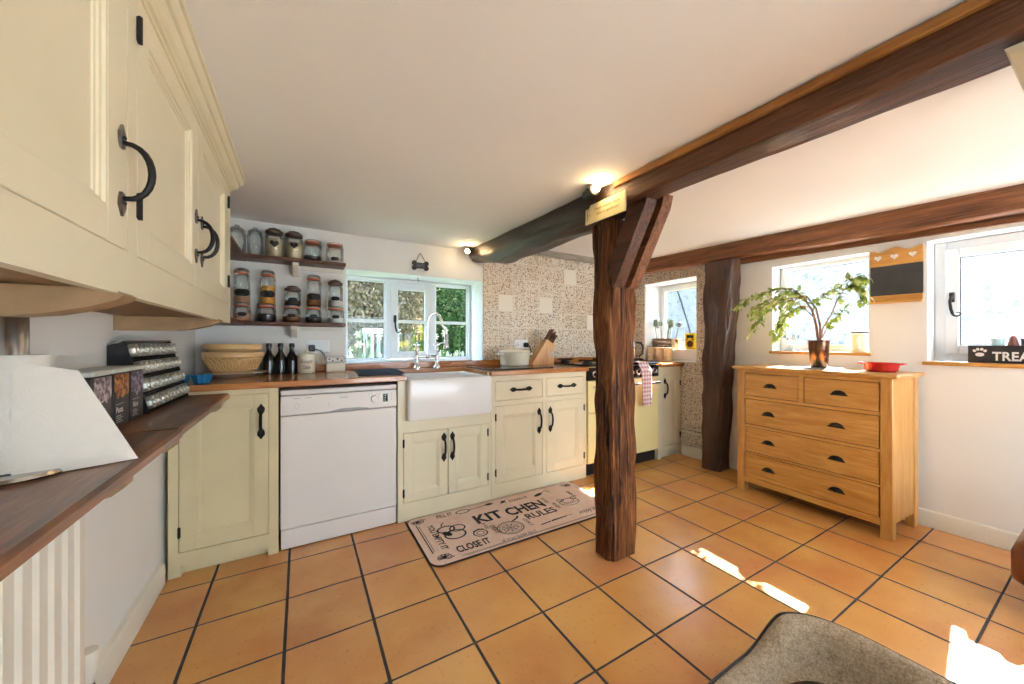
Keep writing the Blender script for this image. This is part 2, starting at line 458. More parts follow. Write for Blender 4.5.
TANE = .945
sun = bpy.data.lights.new('sun', 'SUN'); sun.energy = 85; sun.angle = R(.6); sun.color = (1, .97, .93)
so = bpy.data.objects.new('sun', sun); COL.objects.link(so)
sd = Vector((-1, -.14, -TANE)).normalized()
so.rotation_euler = sd.to_track_quat('-Z', 'Y').to_euler(); so.location = (8, 1, 8)

def portal(name, loc, rot, sx, sy):
    l = bpy.data.lights.new(name, 'AREA'); l.shape = 'RECTANGLE'; l.size = sx; l.size_y = sy
    l.cycles.is_portal = True
    o = bpy.data.objects.new(name, l); COL.objects.link(o); o.location = loc; o.rotation_euler = rot

# ------------------------------------------------------------------ room shell
WL, WB, WR, WF = -.56, 2.9, 3.27, -2.8          # wall planes
def smooth(t): t = max(0, min(1, t)); return t*t*(3-2*t)
def zl(y): return 1.868+.034*smooth((y-1.5)/1.4)
def zr(y): return 1.90+.042*max(0, min(y, 2.9))*.75

mb = MB(); mb.box(-.9, 3.62, -2.9, 3.24, -.12, 0)
floor = struct('floor', mb, M['floor'])
mb = MB()
mb.grid(lambda u, v: (-.7+u*2.07, -2.85+v*5.78, zl(-2.85+v*5.78)), 6, 40)
mb.grid(lambda u, v: (1.37+u*1.95, -2.85+v*5.78, zr(-2.85+v*5.78)), 6, 40)
mb.box(-.9, 3.62, -2.9, 3.24, 2.08, 2.2)
struct('floor_bounce_carpet', MB().box(-.53, 3.22, -2.78, -.85, .001, .012, .004), plain('pale_bounce_carpet', (.62, .61, .58), .95, bump=.3, bs=200))  # unseen pale carpet, added behind the camera to bounce neutral light
ceiling = struct('ceiling', mb, M['ceil'], recalc=False)

def holed(axis, p0, p1, a0, a1, z0, z1, holes):
    """slab normal to axis between p0 and p1, with rectangular holes (a0,a1,z0,z1)"""
    mb = MB()
    A = sorted(set([a0, a1]+[h[0] for h in holes]+[h[1] for h in holes]))
    Z = sorted(set([z0, z1]+[h[2] for h in holes]+[h[3] for h in holes]))
    for i in range(len(A)-1):
        for j in range(len(Z)-1):
            ca, cz = (A[i]+A[i+1])/2, (Z[j]+Z[j+1])/2
            if any(h[0] < ca < h[1] and h[2] < cz < h[3] for h in holes): continue
            if axis == 'x': mb.box(p0, p1, A[i], A[i+1], Z[j], Z[j+1])
            else: mb.box(A[i], A[i+1], p0, p1, Z[j], Z[j+1])
    return mb
W1 = (.277, 1.389, .93, 1.65)                    # over the sink
WA = (2.11, 2.72, .913, 1.745)                   # beside the range
WBq = (.89, 1.475, 1.03, 1.715)                  # behind the chest
WC = (-.55, .641, .985, 1.725)
struct('wall_back', holed('y', 2.9, 3.22, -.86, 3.6, 0, 2.08, [W1]), M['wall'])
struct('wall_left', MB().box(-.86, WL, -2.85, 2.9, 0, 2.08), M['wall'])
D1 = (-2.45, -1.05, .02, 1.84)
struct('wall_right', holed('x', WR, 3.6, -2.85, 2.9, 0, 2.08, [WA, WBq, WC, D1]), M['wall'])
D2 = (.75, 3.05, .02, 1.84)
struct('wall_front', holed('y', -3.05, -2.8, -.86, 3.6, 0, 2.08, [D2]), M['wall'])
# tiled faces
t1 = struct('wall_back_tiles', MB().box(1.392, 3.262, 2.892, 2.8995, .05, 2.06), M['tilesx'])
mb = MB()
for (x, z) in ((1.539, 1.390), (1.989, 1.390), (2.289, 1.690), (2.589, 1.240)):
    mb.box(x+.003, x+.147, 2.8895, 2.893, z+.003, z+.147, .001)
struct('plain_tiles', mb, M['plaintile'], t1)
struct('wall_right_tiles', holed('x', 3.262, 3.2695, 1.93, 2.892, .1, 2.04, [(WA[0], WA[1], WA[2], WA[3])]), M['tilesy'])

# reveals painted brighter than the walls
def liner(name, axis, p0, p1, h, t=.006, sill=True, mat='reveal'):
    mb = MB()
    def bx(a0, a1, z0, z1):
        if axis == 'x': mb.box(p0, p1, a0, a1, z0, z1)
        else: mb.box(a0, a1, p0, p1, z0, z1)
    bx(h[0], h[0]+t, h[2], h[3]); bx(h[1]-t, h[1], h[2], h[3]); bx(h[0], h[1], h[3]-t, h[3])
    if sill: bx(h[0], h[1], h[2], h[2]+t)
    return struct(name, mb, M[mat])
liner('trim_1', 'y', 2.9005, 3.14, W1)
liner('trim_2', 'x', 3.2705, 3.52, WA)
liner('trim_3', 'x', 3.2705, 3.40, WBq)
liner('trim_4', 'x', 3.2705, 3.42, WC)
# raised ledge at the back of the range window, oak nosings on the sills
struct('trim_5', MB().box(3.362, 3.53, WA[0]+.007, WA[1]-.007, .92, 1.035, .004), M['reveal'])
struct('trim_6', MB().box(3.252, 3.36, WBq[0]-.012, WBq[1]+.012, WBq[2]-.012, WBq[2]+.008, .004), M['oakY'])
struct('trim_7', MB().box(3.252, 3.36, WC[0]-.012, WC[1]+.012, WC[2]-.014, WC[2]+.008, .004), M['oakY'])

# ------------------------------------------------------------------ windows
def casement(m, x0, x1, z0, z1, fw, y0, d):
    """ring of frame in a local frame"""
    m.box(x0, x0+fw, y0, y0+d, z0, z1, .004); m.box(x1-fw, x1, y0, y0+d, z0, z1, .004)
    m.box(x0+fw, x1-fw, y0, y0+d, z0, z0+fw, .004); m.box(x0+fw, x1-fw, y0, y0+d, z1-fw, z1, .004)
def gasket(m, x0, x1, z0, z1, y, t=.004):
    m.box(x0, x0+t, y, y+.004, z0, z1); m.box(x1-t, x1, y, y+.004, z0, z1)
    m.box(x0, x1, y, y+.004, z1-t, z1); m.box(x0, x1, y, y+.004, z0, z0+t)
def monkey_tail(m, x, y, z, s=1, flip=1):
    """window handle: plate, pivot and a tail that curls at its end"""
    m.box(x-.011, x+.011, y-.008, y, z-.03, z+.03, .003)
    m.box(x-.008, x+.008, y-.026, y-.008, z-.012, z+.022, .003)
    pts = [(x, y-.024, z+.005), (x-.004*flip, y-.026, z-.03*s), (x, y-.028, z-.07*s), (x+.006*flip, y-.028, z-.1*s)]
    for k in range(14):
        a = PI+k*.42; r = .020*(1-k/17)
        pts.append((x+flip*(.026+r*math.cos(a)), y-.028, z-.1*s+r*math.sin(a)))
    m.tube(pts, [.007]*4+[.0055-.0002*k for k in range(14)], 8)

# window over the sink (facing the room, three lights)
Y0 = 3.145
mb = MB(); fx0, fx1, fz0, fz1 = W1[0]+.007, W1[1]-.007, W1[2]+.007, W1[3]-.007
casement(mb, fx0, fx1, fz0, fz1, .026, Y0, .07)
mb.box(.612, .652, Y0, Y0+.07, fz0+.035, fz1-.035, .004); mb.box(.998, 1.040, Y0, Y0+.07, fz0+.035, fz1-.035, .004)
win1 = struct('window_1', mb, M['upvc'])
for (a, b) in ((fx0+.026, .612), (1.040, fx1-.026)):
    mb = MB(); casement(mb, a, b, fz0+.026, fz1-.026, .012, Y0+.02, .03); mb.box(a, b, Y0+.022, Y0+.05, 1.272, 1.298, .004)
    struct('glazing_bead', mb, M['upvc'], win1)
mb = MB(); casement(mb, .648, 1.002, fz0+.03, fz1-.03, .062, Y0-.014, .05); mb.box(.71, .94, Y0, Y0+.04, 1.272, 1.298, .004)
sash = struct('window_sash', mb, M['upvc'], win1)
mb = MB(); monkey_tail(mb, .682, Y0-.014, 1.305, 1, 1); struct('window_handle', mb, M['iron'], sash)
mb = MB()
gasket(mb, fx0+.038, .600, fz0+.038, fz1-.038, Y0+.035); gasket(mb, .711, .939, fz0+.093, fz1-.093, Y0+.02); gasket(mb, 1.052, fx1-.038, fz0+.038, fz1-.038, Y0+.035)
struct('window_gasket', mb, M['gasket'], win1)
for (a, b) in ((fx0+.026, .612), (.70, .95), (1.04, fx1-.026)):
    struct('window_pane', MB().box(a, b, Y0+.042, Y0+.046, fz0+.03, fz1-.03), M['glass'], win1)

def side_window(name, X, h, lights, handle_at=None, fw=.05, cw=.055):
    """h=(y0,y1,z0,z1) in the right wall; local x runs from the far jamb towards the camera"""
    L = facing((X, h[1]-.007, 0), '-x'); W = h[1]-h[0]-.014; z0, z1 = h[2]+.007, h[3]-.007
    mb = MB(); mb.M = L
    casement(mb, 0, W, z0, z1, fw, 0, .07)
    for k in range(1, lights): mb.box(W*k/lights-.03, W*k/lights+.03, 0, .07, z0+fw, z1-fw, .004)
    win = struct(name, mb, M['upvc'])
    for k in range(lights):
        a = fw if k == 0 else W*k/lights+.03; b = W-fw if k == lights-1 else W*(k+1)/lights-.03
        mb = MB(); mb.M = L; casement(mb, a-.006, b+.006, z0+fw-.006, z1-fw+.006, cw, -.016, .05)
        sash = struct('window_sash', mb, M['upvc'], win)
        if handle_at is not None and k == 0:
            mb = MB(); mb.M = L; monkey_tail(mb, a+cw*.42, -.016, handle_at, 1, 1); struct('window_handle', mb, M['iron'], sash)
        mb = MB(); mb.M = L; gasket(mb, a+cw-.007, b-cw+.007, z0+fw+cw-.007, z1-fw-cw+.007, .012, .005); struct('window_gasket', mb, M['gasket'], sash)
        mb = MB(); mb.M = L; mb.box(a+.01, b-.01, .016, .020, z0+fw+.01, z1-fw-.01); struct('window_pane', mb, M['glass'], sash)
    return win
side_window('window_2', 3.525, (WA[0], WA[1], 1.036, WA[3]), 1, fw=.035, cw=.04)
side_window('window_3', 3.40, (.81, WBq[1], WBq[2], 1.738), 1, fw=.03, cw=.03)
side_window('window_4', 3.42, WC, 2, handle_at=1.38, fw=.05, cw=.055)
# unseen glazed doors added behind the camera to let in more daylight
def glazed(name, L, W, n, z1):
    mb = MB(); mb.M = L; casement(mb, 0, W, .02, z1, .05, 0, .07); d = struct(name, mb, M['upvc'])
    for k in range(n):
        a, b = .05+(W-.1)*k/n, .05+(W-.1)*(k+1)/n
        mb = MB(); mb.M = L; casement(mb, a, b, .07, z1-.05, .07, .01, .045); struct('added_door_leaf', mb, M['upvc'], d)
        mb = MB(); mb.M = L; mb.box(a+.06, b-.06, .03, .034, .13, z1-.11); struct('added_door_pane', mb, M['glass'], d)
glazed('added_door_1', facing((3.45, D1[1], 0), '-x'), D1[1]-D1[0], 2, D1[3])
glazed('added_door_2', facing((D2[0], -2.95, 0), '-y'), D2[1]-D2[0], 2, D2[3])
portal('daylight_portal_sink', ((W1[0]+W1[1])/2, 3.23, (W1[2]+W1[3])/2), (-PI/2, 0, 0), W1[1]-W1[0], W1[3]-W1[2])
for nm, h in (('range', WA), ('chest', WBq), ('side', WC), ('added_side_door', D1)):
    portal('daylight_portal_'+nm, (3.61, (h[0]+h[1])/2, (h[2]+h[3])/2), (0, PI/2, 0), h[3]-h[2], h[1]-h[0])
portal('daylight_portal_rear', ((D2[0]+D2[1])/2, -3.06, (D2[2]+D2[3])/2), (PI/2, 0, 0), D2[1]-D2[0], D2[3]-D2[2])

# ------------------------------------------------------------------ skirting
def skirting(name, mbx): struct(name, mbx, M['skirt'])
mb = MB(); mb.prism([(WL+.0005, .001), (-.538, .001), (-.538, .085), (-.545, .098), (WL+.0005, .104)], 'y', -2.79, 2.24); skirting('baseboard_left', mb)
mb = MB()
for (a, b) in ((-.9, 1.66), (1.96, 2.262)): mb.prism([(WR-.0005 if b < 1.9 else 3.2615, .001), (3.25, .001), (3.25, .082), (3.256, .094), (WR-.0005 if b < 1.9 else 3.2615, .1)], 'y', a, b)
skirting('baseboard_right', mb)
# ------------------------------------------------------------------ outside
n = NT('garden_lawn'); g = n.noise(n.coord(), 3, 5)
lawn = n.principled(n.ramp(g, [(.3, (.04, .075, .02)), (.7, (.09, .15, .04))]), .9)
n = NT('gravel_drive'); g = n.noise(n.coord(), 60, 4)
gravel = n.principled(n.ramp(g, [(.3, (.25, .23, .21)), (.7, (.45, .43, .40))]), .95)
n = NT('pebbledash'); c_ = n.coord(); g = n.voronoi(c_, 26); g2 = n.noise(c_, 9, 5)
pd = n.principled(n.mix(n.ramp(g2, [(.56, (0, 0, 0)), (.68, (.8, .8, .8))]), n.ramp(g, [(.1, srgb(112, 112, 115)), (.5, srgb(130, 130, 133))]), srgb(94, 95, 100)), .95, 0, n.bump(g, .6, .02))
g1 = struct('ground_garden', MB().box(-8, 8.5, 3.3, 26, -.9, -.2), lawn)
g2 = struct('ground_drive', MB().box(3.7, 9, -9, 3.25, -.35, -.2), gravel)
g3 = struct('ground_terrace', MB().box(-8, 3.65, -14, -3.1, -.35, -.1), plain('pale_bounce_paving', (.55, .54, .51), .9))  # unseen terrace, kept pale to bounce sunlight in at the rear
mb = MB(); mb.box(8.6, 8.9, -8, 10.5, -.2, 3.0); mb.box(8.55, 8.95, -8, 10.5, 3.0, 3.08, .02)
struct('wall_outside', mb, pd)
# thatch eave along the right side of the cottage
mb = MB(); N = 150
def eave(i):
    y = -.95+4.1*i/N
    j = noise.noise(Vector((y*14, 3, 0)))*.012+abs(noise.noise(Vector((y*31, 9, 0))))*.030
    return [(3.605, y, 2.06), (3.80, y, 1.962+j), (3.86, y, 2.12), (3.45, y, 2.75), (3.2, y, 2.75), (3.2, y, 2.215), (3.605, y, 2.215)]
vs = []; fs = []
for i in range(N+1): vs += eave(i)
for i in range(N):
    for k in range(7): fs.append([i*7+k, i*7+(k+1) % 7, i*7+7+(k+1) % 7, i*7+7+k])
fs += [list(range(7)), [N*7+k for k in range(7)]]
mb.add(vs, fs)
struct('roof_eave', mb, plain('straw_thatch', srgb(150, 124, 84), .95, var=.3, vs=20, bump=.4, bs=60))

def leafy(cx, cy, cz, rx, ry, rz, n, size, seed, zmin=-.2, droop=0):
    rnd = random.Random(seed); vs = []; fs = []
    while len(fs) < n:
        d = Vector((rnd.gauss(0, 1), rnd.gauss(0, 1), rnd.gauss(0, 1))).normalized()
        k = (.35+.65*rnd.random()**.5)*(1+.35*noise.noise(d*2.3+Vector((seed, 0, 0))))
        p = Vector((cx+d.x*rx*k, cy+d.y*ry*k, cz+d.z*rz*k))
        if p.z < zmin: continue
        a = Vector((rnd.gauss(0, 1), rnd.gauss(0, 1), rnd.gauss(0, .6)-droop*3)).normalized(); b = a.orthogonal().normalized()
        b = (Matrix.Rotation(rnd.random()*6.3, 3, a) @ b)*size*.32; a = a*size*(.6+.8*rnd.random())
        o = len(vs); vs += [p-a*.5, p+b, p+a*.5, p-b]; fs.append([o, o+1, o+2, o+3])
    return vs, fs
def leafmat(name, cols, trans=.3):
    n = NT(name); info = n.n('ShaderNodeNewGeometry')
    col = n.ramp(info.outputs['Random Per Island'], [(i/(len(cols)-1), c) for i, c in enumerate(cols)])
    d = n.n('ShaderNodeBsdfDiffuse'); n.link(col, d.inputs[0]); t = n.n('ShaderNodeBsdfTranslucent'); n.link(col, t.inputs[0])
    mx = n.n('ShaderNodeMixShader'); mx.inputs[0].default_value = trans; n.link(d.outputs[0], mx.inputs[1]); n.link(t.outputs[0], mx.inputs[2])
    n.link(mx.outputs[0], n.out.inputs[0]); return n.m
LM = {'willow': leafmat('pale_tan_leaves', [(.09, .068, .042), (.19, .145, .095), (.13, .12, .058), (.30, .235, .17), (.09, .07, .05)]),
      'dark': leafmat('deep_green_leaves', [(.016, .036, .012), (.04, .08, .03), (.08, .13, .05), (.15, .20, .10)]),
      'mid': leafmat('mid_green_leaves', [(.018, .05, .012), (.045, .10, .022), (.03, .07, .015)])}
bark = plain('garden_bark', (.05, .035, .025), .9, var=.3)
def tree(x, y, h, r, kind, n, size, seed, label, droop=0, group=None, ry=None):
    t = thing('garden_tree', label, 'tree', (x, y, -.2), group)
    b = MB(); b.tube([(x, y, -.2), (x+.05, y, h*.3), (x-.03, y+.03, h*.65)], [.11, .09, .04], 8)
    for k in range(5):
        a = k*1.3+seed; b.tube([(x, y, h*(.22+.08*k)), (x+math.cos(a)*r*.4, y+math.sin(a)*r*.4, h*(.42+.09*k)), (x+math.cos(a)*r*.75, y+math.sin(a)*r*.7, h*(.5+.1*k))], [.045, .03, .012], 6)
    b.build('trunk', bark, t)
    vs, fs = leafy(x, y, h*.52, r, ry or r, h*.52, n, size, seed, droop=droop)
    MB().add(vs, fs).build('crown', LM[kind], t, angle=180, recalc=False)
tree(1.05, 7.4, 3.9, 1.25, 'willow', 20000, .075, 3, 'tan-leaved tree in the garden seen through the left pane over the sink', .5)
tree(2.35, 10.4, 4.8, 1.0, 'willow', 18000, .078, 5, 'tan-leaved tree behind the opening casement of the sink window', .5)
tree(4.05, 7.5, 4.4, 1.4, 'dark', 22000, .075, 8, 'deep green tree in the garden seen through the right pane over the sink')
hd = MB(); vs, fs = leafy(2.5, 13.2, 2.0, 8.0, .9, 4.6, 26000, .42, 12); hd.add(vs, fs)
hd = single('garden_hedge', hd, LM['mid'], 'long green hedge closing the garden beyond the trees', 'hedge', (2.5, 13.2, -.2), angle=180, recalc=False)
# garden fence, chair and flowers near the window
fm = plain('pale_painted_timber', srgb(128, 136, 131), .6)
t = thing('garden_fence', 'low pale picket fence in the garden outside the sink window', 'fence', (2.4, 5.5, -.2))
mb = MB(); mb.box(.4, 4.6, 5.5, 5.53, .30, .35); mb.box(.4, 4.6, 5.5, 5.53, .02, .07); mb.build('rail', fm, t)
for k in range(33):
    x = .45+k*.128; mb = MB(); mb.prism([(x, -.2), (x+.05, -.2), (x+.05, .42), (x+.025, .47), (x, .42)], 'y', 5.48, 5.5); mb.build('picket', fm, t)
chairs = []
def garden_chair(x, y, label):
    t = thing('garden_chair', label, 'chair', (x, y, -.2))
    wm = fm
    MB().box(x-.24, x+.24, y-.22, y+.22, .22, .25, .01).build('seat', wm, t)
    b = MB()
    for k in range(6): b.box(x-.23+k*.084, x-.19+k*.084, y+.2, y+.225, .25, .74)
    b.box(x-.25, x+.25, y+.195, y+.235, .72, .79, .008); b.build('backrest', wm, t)
    for sx in (-1, 1):
        for sy in (-1, 1): MB().box(x+sx*.22-.02, x+sx*.22+.02, y+sy*.2-.02, y+sy*.2+.02, -.2, .22).build('leg', wm, t)
garden_chair(.95, 4.95, 'white slatted garden chair outside the left pane of the sink window')
garden_chair(2.55, 5.2, 'white slatted garden chair outside the right pane of the sink window')
fl_w = plain('flower_white', (.34, .33, .26), .7); fl_y = plain('flower_yellow', (.36, .26, .02), .7)
def clump(x, y, label, seed, petal):
    rnd = random.Random(seed)
    t = thing('daffodil_clump', label, 'flowers', (x, y, -.2), 'clumps of spring flowers outside the sink window')
    s = MB(); h = MB()
    for k in range(26):
        px, py, hh = x+rnd.gauss(0, .11), y+rnd.gauss(0, .06), .55+rnd.random()*.42
        lx = rnd.gauss(0, .05)
        s.add([(px-.008, py, -.2), (px+.008, py, -.2), (px+lx+.004, py, -.2+hh), (px+lx-.004, py, -.2+hh)], [[0, 1, 2, 3]])
        if k % 3 == 0:
            c = Vector((px+lx, py-.01, -.2+hh))
            for q in range(6):
                a = q*PI/3; h.add([c, c+Vector((math.cos(a-.3)*.03, -.01, math.sin(a-.3)*.03)), c+Vector((math.cos(a)*.045, -.004, math.sin(a)*.045)), c+Vector((math.cos(a+.3)*.03, -.01, math.sin(a+.3)*.03))], [[0, 1, 2, 3]])
    s.build('stem', LM['mid'], t, angle=180, recalc=False); h.build('petals', petal, t, angle=180, recalc=False)
for i, (x, y, p, lb) in enumerate(((.62, 4.0, fl_w, 'white spring flowers at the foot of the left sink-window pane'), (1.15, 4.2, fl_y, 'yellow spring flowers left of the casement in the sink window'),
        (1.52, 4.1, fl_w, 'white spring flowers behind the casement of the sink window'), (2.0, 4.3, fl_y, 'yellow spring flowers behind the tap'), (2.3, 4.15, fl_y, 'yellow spring flowers in the right sink-window pane'))):
    clump(x, y, lb, 30+i, p)

for o in list(SC.objects):          # the garden lies half a metre above the kitchen floor
    if o.parent is None and o.name.split('.')[0] in ('garden_tree', 'garden_hedge', 'garden_fence', 'garden_chair', 'daffodil_clump', 'ground_garden'): o.location.z += .5
single('outdoor_cable', MB().tube([(8.56, 6.10, 2.55), (8.57, 5.93, 2.05), (8.57, 5.77, 1.55), (8.57, 5.62, 1.05), (8.57, 5.3, -.19)], .016, 6), M['black'], 'thin dark cable slanting down the pale outside wall behind the yellow radio', 'cable', (8.57, 5.77, -.2))
# ------------------------------------------------------------------ old timbers
def timber(mb, a0, a1, fn, axis='y', steps=60, n=32, jit=.006, seed=0, f=1.2):
    """irregular baulk along an axis; fn(a) -> (c1, c2, h1, h2, p): centre, half sizes, squareness"""
    vs = []; fs = []
    for i in range(steps+1):
        a = a0+(a1-a0)*i/steps; c1, c2, h1, h2, p = fn(a)
        for k in range(n):
            w = 2*PI*(k+.5)/n; cs, sn = math.cos(w), math.sin(w)
            x = math.copysign(abs(cs)**(2/p), cs); z = math.copysign(abs(sn)**(2/p), sn)
            j = 1+ (jit/ max(h1, h2))*(noise.noise(Vector((x*2.4+seed, z*2.4, a*f*2.2)))*1.3+noise.noise(Vector((x*9+seed, z*9, a*f*5)))*.7)
            p1, p2 = c1+h1*x*j, c2+h2*z*j
            vs.append({'y': (p1, a, p2), 'z': (p1, p2, a)}[axis])
    for i in range(steps):
        for k in range(n): fs.append([i*n+k, i*n+(k+1) % n, i*n+n+(k+1) % n, i*n+n+k])
    fs += [list(range(n)), [steps*n+k for k in range(n)]]
    return mb.add(vs, fs)

def fbeam(y):
    s = smooth((y-1.05)/.5); e = smooth((y-2.45)/.45)
    xr = 1.472-.05*smooth((y-.1)/.9)
    xl = 1.292
    c1 = (1-s)*(xl+xr)/2+s*(1.372-.03*e); h1 = (1-s)*(xr-xl)/2+s*(.118-.02*e)
    zb = (1-s)*1.764+s*(1.726+.075*e); zt = 1.955
    return c1, (zb+zt)/2, h1, (zt-zb)/2, 9-6.4*s
mb = MB(); timber(mb, -2.78, 1.25, fbeam, steps=110, n=48, jit=.003, seed=2)
t = thing('ceiling_beam', 'dark oak ceiling beam running over the post to the sink wall', 'beam', (1.38, 1.3, 1.72)); t['kind'] = 'thing'
mb.build('squared_length', M['beamY'], t, angle=50)
mb = MB(); timber(mb, 1.25, 2.875, fbeam, steps=60, n=36, jit=.012, seed=2)
o = mb.build('log_end', M['beamlog'], t, angle=60); o['label'] = 'rounded log end of the beam'
mb = MB(); mb.box(1.272, 1.291, -2.78, 1.24, 1.838, 1.866, .003); o = mb.build('edge_strip', M['trimwood'], t); o['label'] = 'light stained strip along the ceiling'

t = thing('timber_post', 'rugged oak post standing on the tiles in mid-kitchen with a braced head', 'post', (1.43, 1.39, 0)); t['kind'] = 'thing'
def fpost(z):
    wv = noise.noise(Vector((5, 2, z*1.1)))*.008
    return 1.440+wv+.004*math.sin(z*3), 1.392+wv*.5, .091+.006*noise.noise(Vector((1, 7, z*1.7))), .067+.004*noise.noise(Vector((9, 7, z*2))), 7
mb = MB(); timber(mb, 0, 1.735, fpost, 'z', 110, 72, .013, 11, 1.6); mb.build('shaft', M['post'], t, angle=55)
for i, (xa, xb) in enumerate(((1.347, 1.415), (1.456, 1.522))):
    mb = MB()
    vs = []; N = 16
    prof = [(1.322, 1.385), (1.298, 1.40), (1.115, 1.742), (1.10, 1.80), (1.185, 1.80), (1.323, 1.545)]
    mb.prism(prof, 'x', xa, xb); mb.build('brace', M['beamlight'] if i else M['beamY'], t)
mb = MB(); mb.prism([(1.322, 1.41), (1.33, 1.41), (1.32, 1.56), (1.22, 1.73), (1.20, 1.73)], 'x', 1.416, 1.455); mb.build('brace_gap_shade', M['black'], t)  # black strip painting the shade in the gap between the two boards

t = thing('wall_post', 'dark leaning oak post against the right wall beside the chest', 'post', (3.17, 1.86, 0)); t['kind'] = 'thing'
def fpost2(z):
    k = z/1.8; n1 = noise.noise(Vector((3, 1, z*1.6)))*.015
    y0 = 1.79-.12*k**1.4+n1*.6; y1 = 1.955-.03*k+n1
    return 3.158+.010*k, (y0+y1)/2, .093-.008*k, (y1-y0)/2, 6
mb = MB(); timber(mb, 0, 1.80, fpost2, 'z', 90, 48, .013, 21, 1.4); mb.build('shaft', M['post_dark'], t, angle=60)
mb = MB(); mb.box(3.06, 3.072, 1.72, 1.737, 1.64, 1.72, .003); mb.build('mortise_slot', M['black'], t)

t = thing('wall_beam', 'reddish oak beam along the top of the right wall above the windows', 'beam', (3.2, 1, 1.8)); t['kind'] = 'thing'
def fbeam2(y):
    k = (y-.285)/2.3
    return 3.205, 1.86+.058*k+.004*math.sin(y*5), .058, .088-.012*k, 8
mb = MB(); timber(mb, -2.75, 2.885, fbeam2, steps=130, n=40, jit=.006, seed=31); mb.build('baulk', M['beamlight'], t, angle=50)
mb = MB(); mb.add([(x, y, z) for y, zb, zt in ((-.6, 1.715, 1.80), (1.70, 1.775, 1.85)) for x, z in ((3.237, zb), (3.262, zb), (3.262, zt), (3.237, zt))], [[0, 1, 2, 3], [4, 5, 6, 7]]+[[k, (k+1) % 4, 4+(k+1) % 4, 4+k] for k in range(4)])
o = single('lintel_board', mb, M['beamlight'], 'thin brown lintel board under the wall beam above the chest window', 'lintel', (3.25, .55, 1.722)); o['kind'] = 'thing'
mb = MB(); mb.prism([(2.62, 1.80), (2.74, 1.80), (2.76, 1.90), (2.60, 1.90)], 'x', 3.11, 3.2605)
mb = MB(); mb.prism([(2.885, 1.935), (2.885, 1.995), (2.84, 1.995), (2.83, 1.94)], 'x', 1.95, 3.05)
o = single('wall_plate', mb, M['greywood'], 'weathered grey timber plate where tiled back wall meets the ceiling', 'timber', (2.5, 2.87, 1.935)); o['kind'] = 'thing'

# ------------------------------------------------------------------ cabinet parts (local frame: x along the front, y into the cabinet, z up)
def face_frame(mb, x0, x1, z0, z1, holes, th=.02):
    X = sorted(set([x0, x1]+[v for h in holes for v in h[:2]])); Z = sorted(set([z0, z1]+[v for h in holes for v in h[2:]]))
    for i in range(len(X)-1):
        for j in range(len(Z)-1):
            cx, cz = (X[i]+X[i+1])/2, (Z[j]+Z[j+1])/2
            if any(h[0] < cx < h[1] and h[2] < cz < h[3] for h in holes): continue
            mb.box(X[i], X[i+1], 0, th, Z[j], Z[j+1])
def spade(mb, x, z, dx, dz, s=1):
    """pointed end plate of a forged handle, pointing along (dx,dz)"""
    px, pz = -dz, dx
    pts = [(-.008, .006), (.004, .012), (.016, .013), (.024, .007), (.034, 0), (.024, -.007), (.016, -.013), (.004, -.012), (-.008, -.006)]
    poly = [(x+s*(a*dx+b*px), z+s*(a*dz+b*pz)) for a, b in pts]
    n = len(poly)
    mb.add([(p, -.004, q) for p, q in poly]+[(p, .0005, q) for p, q in poly], [list(range(n)), list(range(n, 2*n))]+[[i, (i+1) % n, n+(i+1) % n, n+i] for i in range(n)])
def pull(mb, x, z, L, vertical=True, proj=.032, r=.0052, s=1, n=12):
    d = (0, 1) if vertical else (1, 0)
    h = L/2
    mb.mi = 1
    for sg in (-1, 1): spade(mb, x+d[0]*sg*h*.80, z+d[1]*sg*h*.80, d[0]*sg, d[1]*sg, s)
    mb.mi = 0
    pts = []; rr = []
    for k in range(n+1):
        a = PI*k/n; q = -math.cos(a)
        pts.append((x+d[0]*h*.84*q, -.003-proj*math.sin(a)**.8, z+d[1]*h*.84*q)); rr.append(r*(1+.35*math.sin(a)))
    mb.tube(pts, rr, 8)
    for sg in (-1, 1):
        c = (x+d[0]*sg*h*.98, -.005, z+d[1]*sg*h*.98); mb.sphere(c, .0035*s, 8, 5)
